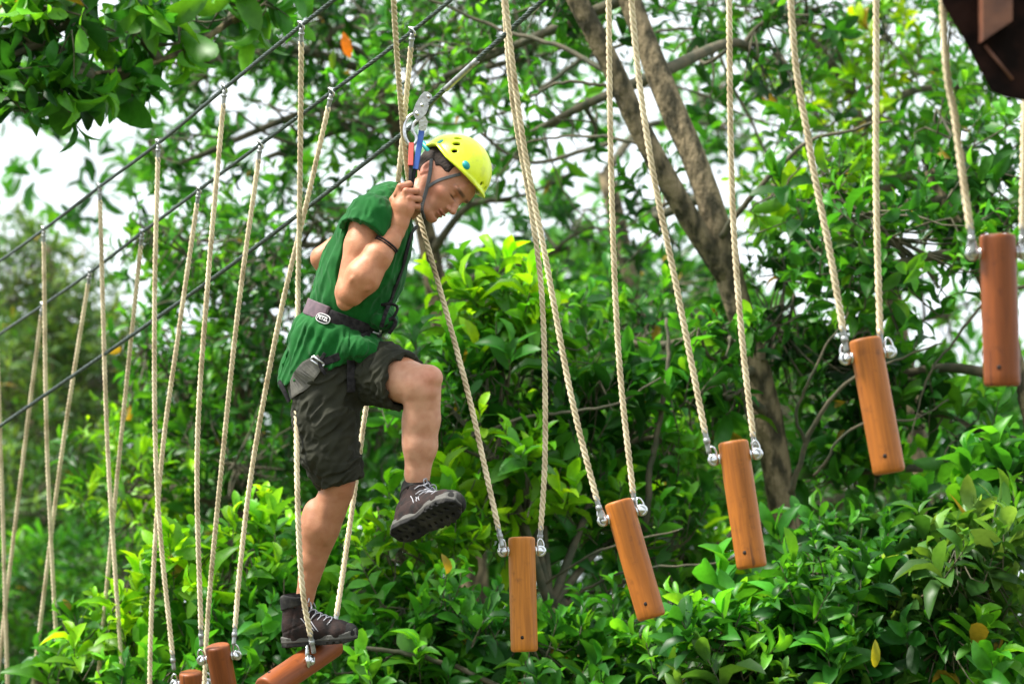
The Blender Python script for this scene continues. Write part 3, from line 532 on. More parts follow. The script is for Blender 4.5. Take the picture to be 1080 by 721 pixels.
def sdf_mesh(f, lo, hi, h=0.9, B=8):
    lo = np.asarray(lo, float); nb = np.ceil((np.asarray(hi, float) - lo) / (h * B)).astype(int); dims = nb * B
    G = np.full(dims, 9.0, np.float32)
    bi = np.stack(np.meshgrid(*[np.arange(n) for n in nb], indexing='ij'), -1).reshape(-1, 3)
    c = lo + (bi + .5) * B * h; dc = np.concatenate([f(c[i:i + 100000]) for i in range(0, len(c), 100000)])
    act = np.abs(dc) < B * h * 1.75
    for b in bi[dc < 0]: G[b[0] * B:(b[0] + 1) * B, b[1] * B:(b[1] + 1) * B, b[2] * B:(b[2] + 1) * B] = -9
    off = np.stack(np.meshgrid(*[np.arange(B)] * 3, indexing='ij'), -1).reshape(-1, 3); ba = bi[act]
    for s in range(0, len(ba), 300):
        bb = ba[s:s + 300]; pts = lo + (bb[:, None] * B + off[None]).reshape(-1, 3) * h; d = f(pts).reshape(len(bb), B, B, B)
        for b, v in zip(bb, d): G[b[0] * B:(b[0] + 1) * B, b[1] * B:(b[1] + 1) * B, b[2] * B:(b[2] + 1) * B] = v
    I = G < 0; n = np.array(I.shape) - 1
    cnt = np.zeros(n, np.uint8)
    for a in (0, 1):
        for b in (0, 1):
            for c_ in (0, 1): cnt += I[a:n[0] + a, b:n[1] + b, c_:n[2] + c_]
    cells = np.argwhere((cnt > 0) & (cnt < 8)); idx = np.full(n, -1, np.int32); idx[tuple(cells.T)] = np.arange(len(cells))
    cor = np.array([(a, b, c_) for a in (0, 1) for b in (0, 1) for c_ in (0, 1)]); val = np.stack([G[tuple((cells + q).T)] for q in cor], 1)
    acc = np.zeros((len(cells), 3)); num = np.zeros(len(cells))
    for i in range(8):
        for j in range(i + 1, 8):
            if np.abs(cor[i] - cor[j]).sum() == 1:
                a, b = val[:, i], val[:, j]; m = (a < 0) != (b < 0); t = np.where(m, a / np.where(m, a - b, 1), 0)
                acc += m[:, None] * (cor[i] + t[:, None] * (cor[j] - cor[i])); num += m
    V = lo + (cells + acc / num[:, None]) * h; Fs = []
    for ax in range(3):
        o1, o2 = [(1, 2), (2, 0), (0, 1)][ax]; sl0 = [slice(1, -1)] * 3; sl0[ax] = slice(0, -1); sl1 = list(sl0); sl1[ax] = slice(1, None)
        A, Bm = I[tuple(sl0)], I[tuple(sl1)]; e = np.argwhere(A != Bm); ins = A[tuple(e.T)]; base = e.copy(); 
        for k in range(3):
            if k != ax: base[:, k] += 1
        def at(d1, d2): q = base.copy(); q[:, o1] += d1; q[:, o2] += d2; return idx[tuple(q.T)]
        ok = np.all(base < n, axis=1); base = base[ok]; ins = ins[ok]
        q = np.stack([at(-1, -1), at(0, -1), at(0, 0), at(-1, 0)], 1); q[~ins] = q[~ins][:, ::-1]; Fs.append(q)
    Fc = np.vstack(Fs); Fc = Fc[(Fc >= 0).all(1)]
    # light tangential relaxation to hide the grid
    E = np.vstack([Fc[:, [0, 1]], Fc[:, [1, 2]], Fc[:, [2, 3]], Fc[:, [3, 0]]])
    for lam in (.5, -.52, .5, -.52):
        sm = np.zeros_like(V); ct = np.zeros(len(V)); np.add.at(sm, E[:, 0], V[E[:, 1]]); np.add.at(ct, E[:, 0], 1); np.add.at(sm, E[:, 1], V[E[:, 0]]); np.add.at(ct, E[:, 1], 1)
        V = V + lam * (sm / np.maximum(ct, 1)[:, None] - V)
    return V, Fc
def march(f, o, d, n=60, tmax=120):
    """first hit of rays o+t d with f, several rays"""
    o = np.atleast_2d(o).astype(float); d = unit(np.atleast_2d(d).astype(float)); t = np.zeros(len(o))
    for _ in range(n): t = np.minimum(t + .7 * f(o + t[:, None] * d), tmax)
    return o + t[:, None] * d
def nrm(f, p, e=.8):
    g_ = np.stack([f(p + e * v) - f(p - e * v) for v in np.eye(3)], 1); return unit(g_)
def local(o, X, Y): 
    X = unit(np.asarray(X, float)); Y = np.asarray(Y, float); Y = unit(Y - X * Y.dot(X)); return np.asarray(o, float), np.stack([X, Y, np.cross(X, Y)])

# head frame: f forward, u up, s towards the camera side
yaw = math.radians(29); f0 = np.array([.60, .80, 0]); u0 = np.array([.80, -.60, 0]); wv = np.array([0, 0, -1.0])
hf = f0 * math.cos(yaw) + wv * math.sin(yaw); hs = wv * math.cos(yaw) - f0 * math.sin(yaw); HR = np.stack([hf, u0, hs]); HO = np.array([460, 191, -2.0])
def hl(p): return (p - HO) @ HR.T
def HP(f_, u_, s_): return HO + np.array([f_, u_, s_]) @ HR
def skull(q): return smin(ell(q, (1, 15, 0), (35, 32, 26)), ell(q, (14, 4, 0), (24, 26, 21.5)), 6)
def head_sdf(p):
    q = hl(p); qa = q.copy(); qa[:, 2] = np.abs(q[:, 2])
    d = skull(q)
    d = smin(d, chain(qa, [(2, -8, 18), (10, -21, 15.5), (26, -27, 8), (32, -27, 0)], [6, 5.5, 5, 5.5], 3), 7)      # jaw
    d = smin(d, ell(q, (24, -13, 0), (13, 15, 14)), 6)                         # mouth area
    d = smin(d, ell(qa, (24, -2, 13), (8, 6, 7)), 5)                             # cheekbone
    d = smin(d, ell(qa, (32.5, 12.5, 9), (5, 3.0, 9)), 3)                            # brow
    d = smin(d, ell(q, (34, 18, 0), (5, 10, 14)), 5)
    d = smax(d, -ell(qa, (37.5, 5.5, 10), (6.0, 4.2, 6.4)), 3)                    # eye socket
    d = smin(d, ell(qa, (29.5, 5.3, 9.8), (5.2, 4.4, 5.6)), 1.0)                   # eyelid ball
    d = smin(d, chain(q, [(35, 8, 0), (39.5, 0, 0), (43.2, -5.2, 0)], [2.6, 3.0, 3.5], 2), 2.2)     # nose
    d = smin(d, ell(qa, (39, -6.6, 3.6), (3.6, 2.4, 2.6)), 1.5)
    d = smin(d, ell(q, (36.5, -14.8, 0), (3.2, 1.6, 8)), 1.2); d = smin(d, ell(q, (35.6, -18.6, 0), (3.2, 1.9, 6.6)), 1.0)  # lips
    d = smax(d, -ell(q, (39.4, -16.7, 0), (3.6, .55, 8.5)), .6)
    d = smin(d, ell(q, (33, -26, 0), (5.5, 5, 7)), 4)                               # chin
    d = smax(d, -ell(q, (38, -22, 0), (3, 1.6, 7)), 2)
    e = ell(qa, (-4.5, 2, 23.5), (6.4, 9.5, 2.6)); e = smin(e, ell(qa, (-3, -6, 23), (3, 4, 2.2)), 2); e = smax(e, -ell(qa, (-3.4, 2.5, 26.4), (3.6, 6, 2.6)), 1.0)
    return smin(d, e, 1.2)
SHR, ELR, WRR = (393, 233, -38), (371, 310, -58), (419, 250, -50)
def arm_r(p):
    d = chain(p, [SHR, (383, 262, -48), ELR], [20.5, 16.5, 13.0], 5)
    d = smin(d, ell(p, (385, 268, -54), (11.5, 17, 12), None), 3.5)              # biceps
    d = smin(d, cap(p, (368, 320, -60), (370, 306, -60), 8.5, 11), 5)             # elbow
    fa = chain(p, [(375, 310, -64), (387, 294, -66), (402, 272, -62), (413, 257, -55), (420, 247, -50)], [14, 17.8, 14.5, 10.8, 9.3], 5)
    for a_, b_ in (((378, 296, -80), (411, 254, -65)), ((392, 305, -78), (417, 262, -64))): fa = smin(fa, cap(p, a_, b_, 3.2, 1.4), 3.0)
    d = smin(d, fa, 1.3)
    d = d - .5 * pnoise(p / 8.0)
    return d
KN = [(424.5, 200, -46), (430.5, 205, -50), (433.8, 212.2, -51), (433.5, 220, -50)]
KM = [(433.5, 197, -42), (441, 204.5, -45), (444, 212.5, -46), (442.5, 220.5, -45)]
def hand_r(p):
    d = chain(p, [(420, 247, -50), (423, 237, -48), (427, 222, -46), (429, 212, -43)], [9.2, 9.6, 11.4, 9.5], 4)
    d = smin(d, ell(p, (421, 226, -42), (8, 13, 8)), 4)                             # thumb mound
    d = smin(d, ell(p, (430, 216, -46), (9, 12, 6.5)), 4)
    for i, k in enumerate(KN):
        k = np.array(k, float); r = 3.75 - .2 * i
        e = chain(p, [k + (-4, 8, 1), k], [3.6, r + .3], 2)
        m1 = np.array(KM[i], float); m2 = m1 + np.array([-.5, 1.2, 10.5]); m3 = m2 + np.array([-7.5, .6, 2.2])
        e = smin(e, chain(p, [k, m1, m2, m3], [r, r * .95, r * .85, r * .72], .8), .8); d = smin(d, e, .7)
        d = smin(d, ell(p, k + (0, -.3, -1.6), (3.2, 3.2, 2.8)), 1.5)
    th = chain(p, [(418, 230, -40), (417.5, 214, -38), (423, 203.5, -36), (432, 199.5, -35)], [6.4, 5.2, 4.2, 3.4], 2)
    d = smin(d, th, 2)
    for k in KN[:3]: d = smin(d, cap(p, (423 + (k[0] - 430) * .4, 236, -55.6), np.array(k) + (-1, 3, -2.6), .9, 1.2), 1.8)  # tendons
    return d
ARM_L = [(403, 236, 42), (365, 252, 58), (336, 270, 60)]
def arm_l(p):
    d = chain(p, ARM_L, [18, 16, 13], 4); d = smin(d, chain(p, [(336, 271, 60), (352, 297, 57), (372, 318, 50)], [12.5, 12, 9], 4), 4)
    d = smin(d, ell(p, (380, 324, 48), (10, 8, 5)), 3)
    for i in range(4): d = smin(d, chain(p, [(384, 319 + i * 4, 46), (393, 320 + i * 4.2, 44), (397, 322 + i * 4, 39)], [3, 2.8, 2.4], 1), 1)
    return smin(d, chain(p, [(378, 318, 44), (386, 314, 40), (393, 316, 37)], [3.8, 3.2, 2.6], 1), 1.5)
LEG_R = [(343, 400, -18), (350, 455, -22), (357, 505, -24)]
def leg_r(p):
    d = chain(p, LEG_R, [26, 24, 18.5], 4)
    d = smin(d, ell(p, (366, 505, -27), (10, 12.5, 13)), 5)                       # kneecap
    d = smin(d, chain(p, [(356, 515, -23), (340, 556, -20), (330, 590, -18), (323, 630, -17)], [16.5, 17.5, 12, 9.6], 5), 5)
    d = smin(d, ell(p, (332, 553, -18), (13.5, 28, 15)), 6)                        # calf
    d = smin(d, cap(p, (366, 520, -26), (333, 606, -18), 6, 5), 8)                # shin
    d = smin(d, ell(p, (345, 545, -32), (5.5, 26, 6)), 4); d = d - .45 * pnoise(p / 9.0)
    return smin(d, chain(p, [(321, 640, -17), (328, 664, -17), (352, 669, -20)], [8.5, 9, 6.5], 3), 4)
BLX = np.array([.72, -.38, -.58]); BLY = np.array([.17, -.75, .64]); BS = 1.16; BL0 = np.array([444, 511, -45.0]) - (BLX * 17 + BLY * 50) * BS
LEG_L = [(372, 392, 10), (412, 396, -28), (443, 405, -56)]
def leg_l(p):
    d = chain(p, LEG_L, [26, 26, 21.5], 4)
    d = smin(d, ell(p, (455, 397, -62), (14, 13, 14)), 6)                         # kneecap
    d = smin(d, ell(p, (452, 412, -66), (10, 8, 9)), 4)
    d = smin(d, chain(p, [(447, 412, -56), (447, 440, -52), (445, 468, -50), (442, 497, -47), (442, 520, -45)], [20, 18.5, 17.5, 12.5, 10.5], 5), 4)
    d = smin(d, ell(p, (436, 450, -50), (10, 26, 13)), 4); d = smin(d, cap(p, (456, 428, -62), (446, 498, -54), 5, 3.5), 4); d = d - .45 * pnoise(p / 9.0)
    return smin(d, chain(p, [(442, 517, -46), BL0 + (BLX * 17 + BLY * 24) * BS, BL0 + (BLX * 50 + BLY * 13) * BS], [10, 9, 7], 3), 4)
TOR = [(413, 216, 0), (397, 248, 0), (382, 288, 0), (364, 334, 0), (352, 372, 0), (349, 396, 0)]
def body_sdf(p):
    d = chain(p, TOR, [20, 30, 34, 32, 32, 28], 6, [30, 42, 40, 34, 32, 28])
    d = smin(d, chain(p, [(402, 226, 0), (424, 217, 0), (446, 203, 0)], [20, 17.5, 16.5], 5), 6)     # neck
    d = smin(d, arm_l(p), 5); d = smin(d, leg_r(p), 4); d = smin(d, leg_l(p), 4)
    d = smin(d, head_sdf(p), 3)
    a = smin(arm_r(p), hand_r(p), 1.5)
    return np.where(p[:, 2] > -20, smin(d, a, 4), smin(d, a, 2.0))
# ---- clothing fields
def stretch(p, ax, along, across):
    ax = unit(np.asarray(ax, float)); t = (p @ ax)[:, None] * ax; return t / along + (p - t) / across
def ridge(n): return 1.18 - np.sqrt(n * n + .004) * 2.2
ARMDIR = unit(np.array([-.42, .78, -.46]))
def shirt_core(p):
    d = chain(p, [(411, 219, 0), (396, 250, 0), (381, 288, 0), (364, 334, 0), (352, 368, 0), (346, 402, 0)], [25, 39, 43.5, 40.5, 47, 51], 6, [37, 50, 47, 40, 46, 48])
    return smin(d, chain(p, [(402, 214, 0), (417, 214, 0)], [18, 20], 4), 6)
def shirt_sdf(p):
    d = shirt_core(p)
    d = smin(d, ell(p, (403, 338, -8), (17, 14, 34)), 6); d = smin(d, ell(p, (380, 368, -14), (27, 19, 42)), 6)
    sl = chain(p, [(402, 222, -20), (394, 234, -40), (380, 262, -54)], [21, 25.5, 27], 4)
    sl = smax(sl, (p - np.array([390, 246, -56])) @ ARMDIR - 0.0 - 1.5 * pnoise(p / 14.0), 1.5)
    inner = chain(p, [SHR, (383, 262, -50), (372, 300, -58)], [22.0, 23.0, 23.0], 4)
    d = smin(d, sl, 4)
    # armpit hollow so that the arm leaves the sleeve cleanly
    d = smax(d, -smax(inner, 3 - (p - np.array([393, 241, -52])) @ ARMDIR, 1.0), 1.0)
    sp = chain(p, [(402, 222, 18), (392, 236, 38), (378, 252, 52)], [21, 23, 22], 4); sp = smax(sp, (p - np.array([376, 256, 52])) @ unit(np.array([-.9, .4, .2])), 1.5); d = smin(d, sp, 4)
    # neck opening
    d = smax(d, -cap(p, (420, 213, 0), (452, 190, 0), 17.5, 19.5), 1.5)
    # hem
    hem = p[:, 1] - (397 + 15 * np.clip((325 - p[:, 0]) / 34, -.9, 1) + 2.5 * np.sin(p[:, 0] / 8.0 + p[:, 2] / 11.0))
    d = smax(d, hem, 1.5)
    # folds
    n1 = pnoise(stretch(p, (-.38, .92, 0), 75, 9)); n2 = pnoise(stretch(p, (.35, .8, -.3), 50, 12.0) + 17.3); n3 = pnoise(p / 24.0 + 5)
    low = np.clip((p[:, 1] - 335) / 20, 0, 1)
    amp = 1.9 + 1.8 * low
    d = d - amp * (ridge(n1) - .62) * 1.1 - 2.0 * (ridge(n2) - .62) - 2.6 * n3
    # gathered at the belt
    bl = (p - np.array([360, 336, 0])) @ unit(np.array([-.36, .93, 0])); d = d + 2.8 * np.exp(-(bl / 9.0) ** 2) - 2.4 * np.exp(-((bl - 17) / 9.0) ** 2) * (p[:, 0] < 372)
    return d
def shorts_sdf(p):
    hips = chain(p, [(356, 374, 0), (349, 400, 0)], [36, 42], 4, [38, 45])
    a = chain(p, [(343, 398, -14), (345, 440, -19), (350, 478, -23), (360, 512, -25)], [33, 33.5, 29, 20.5], 5)
    cut = (p - np.array([361, 505, -24])) @ unit(np.array([.30, .95, 0])); a = smax(a, cut, 1.5)
    cuff = chain(p, [(356, 487, -24), (361, 504, -24.5)], [27.0, 23.0], 2); cuff = smax(smax(cuff, cut - 1.2, 1.5), -(cut + 15 + 1.5 * np.sin(p[:, 0] / 5)), 1.5)
    a = smin(a, cuff - 1.2, 1.0); a = smax(a, -smax(cap(p, (352, 480, -23), (362, 525, -26), 21, 18.8), -(cut + 7), 1), 1.0)
    b = chain(p, [(366, 391, 8), (405, 394, -24), (436, 404, -52)], [33, 31.5, 29], 5)
    ax = unit(np.array([.70, .12, -.70])); cutb = (p - np.array([428, 402, -44])) @ ax; b = smax(b, cutb - 1.2 * pnoise(p / 9.0), 1.2)
    b = smax(b, -smax(cap(p, (405, 397, -24), (450, 406, -62), 26.5, 26.5), -(cutb + 7), 1), 1.0)
    n1 = pnoise(stretch(p, (.75, -.55, .3), 42, 8.5)); n2 = pnoise(stretch(p, (.5, -.75, .3), 44, 11) + 9); n3 = pnoise(p / 16.0)
    d = smin(smin(a, b, 5), hips, 6)
    return d - 3.2 * (ridge(n1) - .62) - 2.4 * (ridge(n2) - .62) - 2.0 * n3
def helm_core(q, g_=0.0):
    return smin(ell(q, (4.5, 23, 0), (39.5 - g_, 38 - g_, 34 - g_)), ell(q, (-4, 22, 0), (34 - g_, 30 - g_, 31 - g_)), 4)
def helm_sdf(p):
    q = hl(p); d = helm_core(q); qa = q.copy(); qa[:, 2] = np.abs(q[:, 2])
    rim = 22 + 6.5 * np.clip((q[:, 0] - 6) / 34, 0, 1.2) - 9 * np.clip((-q[:, 0] - 16) / 14, 0, 1)
    d = smin(d, smax(helm_core(q, -1.6), np.abs(q[:, 1] - rim - 1.2) - 1.8, .6), 1.5)
    d = smin(d, ell(q, (38, 29.5, 0), (9.5, 2.4, 19)), 3)      # short visor lip
    d = smax(d, rim - q[:, 1], .8); d = smax(d, -helm_core(q, 3.2), .5)
    for c_, a_, b_ in VENTS: 
        v = qa - c_[0]; t_ = v @ c_[1]; v2 = v - t_[:, None] * c_[1]; e = (np.sqrt((v2 @ c_[2] / a_) ** 2 + (v2 @ c_[3] / b_) ** 2) - 1) * b_; d = smax(d, -np.maximum(e, np.abs(t_) - 5), .5)
    return d - .25 * np.exp(-(np.abs(qa[:, 2] - 15) / 1.2) ** 2)
VENTS = []
hcf = lambda p_: helm_core(hl(p_))
for x_, y_, a_, b_ in ((483.5, 147.2, 4.4, 2.0), (482, 153.5, 4.2, 2.2), (480, 161.5, 3.3, 2.0), (509, 196, 2.6, 1.7)):
    c_ = march(hcf, np.array([[x_, y_, -80.]]), np.array([[0, 0, 1.]]))[0]; n_ = nrm(hcf, c_[None])[0]
    ex = unit(np.array([.95, .2 if x_ < 500 else .8, 0]) - n_ * n_.dot([.95, .2 if x_ < 500 else .8, 0])); ey = np.cross(n_, ex); VENTS.append(((( c_ - HO) @ HR.T, n_ @ HR.T, ex @ HR.T, ey @ HR.T), a_ * 1.05, b_ * 1.3))
def hair_sdf(p):
    q = hl(p); qa = q.copy(); qa[:, 2] = np.abs(q[:, 2])
    d = skull(q) - 1.3 - .8 * pnoise(stretch(q, (.2, 1, .2), 8, 1.6)); 
    side = np.maximum(q[:, 0] - (17 - .25 * (q[:, 1] - 14)), 6 + 2 * np.sin(q[:, 0] / 3) + .6 * np.clip(q[:, 0] + 2, -3, 20) - q[:, 1])
    back = np.maximum(q[:, 0] + 6, -8 - q[:, 1]); side = np.minimum(side, back)
    d = smax(d, side, 2); d = smax(d, -ell(qa, (-4, 2, 25), (7, 9, 5)), 1)
    return smax(d, -(skull(q) + 2), .5)
# ---- materials of the figure
M_skin = mat('skin', (0.52, 0.25, 0.15), 0.52, attr=True, noise=((0.86, 0.76, 0.72), 30, 0.40, 0.70), bump=0.3, bscale=220, spec=0.45, sss=0.12)
M_shirt = mat('green_jersey', (0.005, 0.100, 0.014), 0.82, noise=((0.003, 0.068, 0.010), 14, 0.35, 0.7), bump=0.25, bscale=500, sheen=0.08, spec=.15)
M_shorts = mat('olive_cloth', (0.024, 0.025, 0.014), 0.85, noise=((0.013, 0.014, 0.008), 18, 0.35, 0.7), bump=0.3, bscale=400, spec=.3)
M_helm = mat('yellow_shell', (0.72, 0.86, 0.015), 0.36, noise=((0.52, 0.62, 0.05), 28, 0.5, 0.8), bump=.12, bscale=120, coat=0.15)
M_teal = mat('teal_plastic', (0.0, 0.30, 0.30), 0.4)
M_black = mat('black_webbing', (0.010, 0.009, 0.011), 0.8, spec=.2, noise=((0.03, 0.028, 0.03), 60, .4, .65), bump=.4, bscale=600)
M_mauve = mat('mauve_padding', (0.12, 0.075, 0.095), 0.75, noise=((0.075, 0.05, 0.065), 30, .4, .65), bump=.3, bscale=500)
M_greypad = mat('grey_padding', (0.13, 0.125, 0.105), 0.8, noise=((0.09, 0.085, 0.075), 40, .4, .65), bump=.4, bscale=500)
M_grey = mat('grey_webbing', (0.085, 0.09, 0.095), 0.7, bump=.4, bscale=600)
M_hair = mat('dark_hair', (0.014, 0.009, 0.007), 0.7, spec=.25, noise=((0.035, 0.022, 0.016), 120, .4, .6), bump=.6, bscale=500)
M_boot = mat('boot_leather', (0.030, 0.018, 0.016), 0.85, spec=.2, noise=((0.012, 0.010, 0.010), 28, 0.42, 0.62), bump=.5, bscale=200)
M_rubber = mat('black_rubber', (0.014, 0.014, 0.014), 0.85, spec=.2, noise=((0.045, 0.043, 0.038), 25, 0.45, 0.7), bump=.4, bscale=150)
M_midsole = mat('grey_rubber', (0.075, 0.073, 0.065), 0.75, noise=((0.07, 0.068, 0.06), 30, .4, .65), bump=.4, bscale=150)
M_lace = mat('grey_lace', (0.33, 0.33, 0.36), 0.8)
M_red = mat('red_sleeve', (0.50, 0.07, 0.05), 0.6); M_blue = mat('blue_sleeve', (0.015, 0.07, 0.30), 0.55)
M_white = mat('white_print', (0.75, 0.75, 0.75), 0.6)
# ---- body
man = empty('person', toW([[330, 684, -18]])[0]); tag(man, 'climber in green shirt, olive shorts and yellow helmet stepping off one log', 'person')
bpy.context.view_layer.update()
def add_sdf(name, f, lo, hi, m, parent, h=.9, colf=None):
    V, Fc = sdf_mesh(f, lo, hi, h); return mesh_obj(name, toW(V), Fc, m, parent, colors=None if colf is None else colf(V))
def skin_col(V):
    C = np.tile(np.array([0.46, 0.20, 0.10]), (len(V), 1)); q = hl(V)
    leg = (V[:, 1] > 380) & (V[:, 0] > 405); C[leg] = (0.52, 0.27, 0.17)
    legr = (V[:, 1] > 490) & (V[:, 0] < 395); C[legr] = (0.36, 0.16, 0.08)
    hd = (np.linalg.norm(q - np.array([10, 5, 0]), axis=1) < 60)
    def mix(m, c, a=1): C[:] = C * (1 - (m * a)[:, None]) + np.array(c) * (m * a)[:, None]
    g2 = lambda c, r: np.exp(-(((q - np.array(c)) / np.array(r)) ** 2).sum(1))
    qa = q.copy(); qa[:, 2] = np.abs(q[:, 2]); ga = lambda c, r: np.exp(-(((qa - np.array(c)) / np.array(r)) ** 4).sum(1))
    mix(np.where(hd, 1, 0), (0.46, 0.21, 0.125), 1.0)
    mix(ga((34, 12.8, 9.5), (8, 1.9, 7.5)), (0.04, 0.022, 0.014), .9)           # brow
    mix(ga((36, 3.2, 9.8), (6, .85, 5.2)), (0.03, 0.016, 0.012), .9)         # lash line
    mix(ga((36.5, -16.7, 0), (5, 3.6, 8)), (0.36, 0.115, 0.085), .65)             # lips
    mix(ga((24, -3, 15), (9, 6, 9)), (0.54, 0.20, 0.13), .35)
    mix(ga((20, -22, 10), (18, 8, 14)), (0.30, 0.16, 0.11), .25)                # shaved chin
    mix(ga((-4, 0, 25), (7, 9, 5)), (0.58, 0.20, 0.15), .5)                     # ear
    for k in [(455, 397, -76), (368, 505, -40)] + [tuple(np.array(k_) + (2, 0, -3)) for k_ in KN]:
        r = 12 if k[1] > 380 else 4.5; mix(np.exp(-(((V - np.array(k)) / r) ** 2).sum(1)), (0.60, 0.22, 0.15), .45)
    return np.clip(C, .01, 1)
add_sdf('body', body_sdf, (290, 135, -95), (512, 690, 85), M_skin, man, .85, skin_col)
hb = add_sdf('hair', hair_sdf, (410, 130, -45), (525, 240, 45), M_hair, man, .8)
add_sdf('shirt', shirt_sdf, (280, 180, -95), (460, 425, 85), M_shirt, man, 1.0)
add_sdf('shorts', shorts_sdf, (285, 325, -100), (470, 535, 60), M_shorts, man, 1.0)
hm = add_sdf('helmet', helm_sdf, (425, 118, -48), (540, 235, 48), M_helm, man, .8)
def decal(x_, y_, a, b, name, m, th=.5, rot=0):
    """small plastic plate on the helmet's near or far side"""
    c = march(hcf, np.array([[x_, y_, -80.]]), np.array([[0, 0, 1.]]))[0]; n_ = nrm(hcf, c[None])[0]
    x = unit(np.cross(n_, hf)); y = np.cross(n_, x); th_ = np.linspace(0, 2 * np.pi, 20, endpoint=False)
    ring = [c + a * math.cos(t) * y + b * math.sin(t) * x for t in th_]
    ring = march(lambda p: helm_core(hl(p)), np.array(ring) + n_ * 6, -n_) 
    mb = MB(); mb.add(toW(np.vstack([[c + n_ * th * 1.4], ring + n_ * th, ring - n_ * .8])), [(0, i + 1, (i + 1) % 20 + 1) for i in range(20)] + [(i + 1, i + 21, (i + 1) % 20 + 21, (i + 1) % 20 + 1) for i in range(20)])
    mb.build(name, m, hm)
decal(492.3, 177, 5.0, 3.6, 'side_plug', M_teal); decal(464.5, 151.5, 2.2, 4.2, 'rear_plug', M_teal)
mb = MB(); torus(mb, toW([HP(-27, 13, 0)])[0], toW([HP(-27, 14, 0)])[0] - toW([HP(-27, 13, 0)])[0], 19 * SM, 2.6 * SM, n=30); mb.build('head_cradle', M_teal, hm)
def strap(pts, width, thick, name, m, parent, f=None, side=None, lift=.7, n=40, rd=None, widths=None):
    """flat webbing along pts; laid on field f by marching along -side (or rd per point)"""
    C = spline(np.asarray(pts, float), n)
    if f is not None:
        D = np.tile(np.asarray(side, float), (n, 1)) if rd is None else rd(C)
        C = march(f, C - unit(D) * 45, D); Nn = nrm(f, C, 1.5)
        for _ in range(3): C[1:-1] = (C[:-2] + 2 * C[1:-1] + C[2:]) / 4; Nn[1:-1] = unit(Nn[:-2] + 2 * Nn[1:-1] + Nn[2:])
        C = C + Nn * lift
    else: Nn = np.tile(-np.asarray(side, float), (n, 1))
    T = unit(np.gradient(C, axis=0)); B_ = unit(np.cross(T, Nn)); Nn = np.cross(B_, T)
    wd = np.full(n, width) if widths is None else np.interp(np.linspace(0, 1, n), np.linspace(0, 1, len(widths)), widths)
    V = np.concatenate([C + B_ * wd[:, None] / 2 * a + Nn * thick * b for a, b in ((-1, -.5), (-1, .35), (-.8, .5), (.8, .5), (1, .35), (1, -.5))]).reshape(6, n, 3).transpose(1, 0, 2).reshape(-1, 3)
    Fc = [(i * 6 + j, i * 6 + (j + 1) % 6, (i + 1) * 6 + (j + 1) % 6, (i + 1) * 6 + j) for i in range(n - 1) for j in range(6)] + [tuple(range(6))[::-1], tuple((n - 1) * 6 + j for j in range(6))]
    return mesh_obj(name, toW(V), Fc, m, parent, smooth=False)
away = np.array([0, 0, 1.0])
# helmet straps
hsd = head_sdf
strap([(486, 186, 0), (474, 189, 0), (462, 193, 0), (452, 199, 0)], 3.2, 1.1, 'chin_strap', M_grey, hm, hsd, away, .9, 16)
strap([(456, 170, 0), (455, 182, 0), (452.5, 195, 0), (449, 207, 0), (446, 221, 0), (449, 230, 0)], 3.8, 1.2, 'chin_strap', M_grey, hm, hsd, away, .9, 26)
# ---- harness
hz = empty('harness', toW([[350, 395, 0]])[0]); hz.parent = None
hz.matrix_world = Matrix.Identity(4); hz.parent = man; hz.location = (0, 0, 0); bpy.context.view_layer.update()
bc = np.array([361, 337, 0.0]); bd = unit(np.array([-.36, .93, 0])); bx = unit(np.array([.93, .36, 0]))
th_ = np.linspace(0, 2 * math.pi, 72); ring = bc + 75 * (np.cos(th_)[:, None] * -bx + np.sin(th_)[:, None] * np.array([0, 0, -1.0])); 
def smooth_core(p): return shirt_core(p) + 1.8
RC = march(smooth_core, ring, bc - ring)
def band(C, center, axis, width, thick, name, m, i0, i1, lift):
    C = C[i0:i1]; n = len(C); O = unit(C - center); C = C + O * lift; V = np.concatenate([C + axis * width / 2 * a + O * thick * b for a, b in ((-1, -1), (-1, .4), (-.85, .5), (.85, .5), (1, .4), (1, -1))]).reshape(6, n, 3).transpose(1, 0, 2).reshape(-1, 3)
    Fc = [(i * 6 + j, i * 6 + (j + 1) % 6, (i + 1) * 6 + (j + 1) % 6, (i + 1) * 6 + j) for i in range(n - 1) for j in range(6)] + [tuple(range(6))[::-1], tuple((n - 1) * 6 + j for j in range(6))]
    return mesh_obj(name, toW(V), Fc, m, hz, smooth=True)
RCL = np.vstack([RC, RC])
band(RCL, bc, bd, 17, 2.0, 'waist_pad', M_mauve, 58, 72 + 15, 2.2)
band(RCL, bc, bd, 13, 1.6, 'waist_belt', M_black, 14, 60, 1.8)
sup = lambda p: smin(shirt_core(p), shorts_sdf(p), 2)
strap([(390, 352, 0), (374, 362, 0), (362, 374, 0), (349, 380, 0), (338, 382, 0)], 8, 1.6, 'riser_strap', M_black, hz, sup, away, 2.6, 26)
strap([(343, 379, 0), (331, 389, 0), (320, 402, 0), (309, 414, 0)], 22, 2.0, 'leg_loop', M_greypad, hz, lambda p: smin(shirt_sdf(p), shorts_sdf(p), 2), away, 2.4, 20, widths=[13, 22, 22, 14])
strap([(347, 372, 0), (341, 384, 0), (347, 394, 0)], 3.5, 2.4, 'loop_edge', M_black, hz, sup, away, 3.8, 14)
strap([(300, 402, 0), (306, 412, 0), (311, 422, 0)], 5, 2.4, 'loop_edge', M_black, hz, sup, away, 4.0, 12)
strap([(372, 378, 0), (373, 395, 0), (372, 412, 0)], 9, 1.6, 'leg_loop', M_black, hz, sup, away, 2.0, 16)
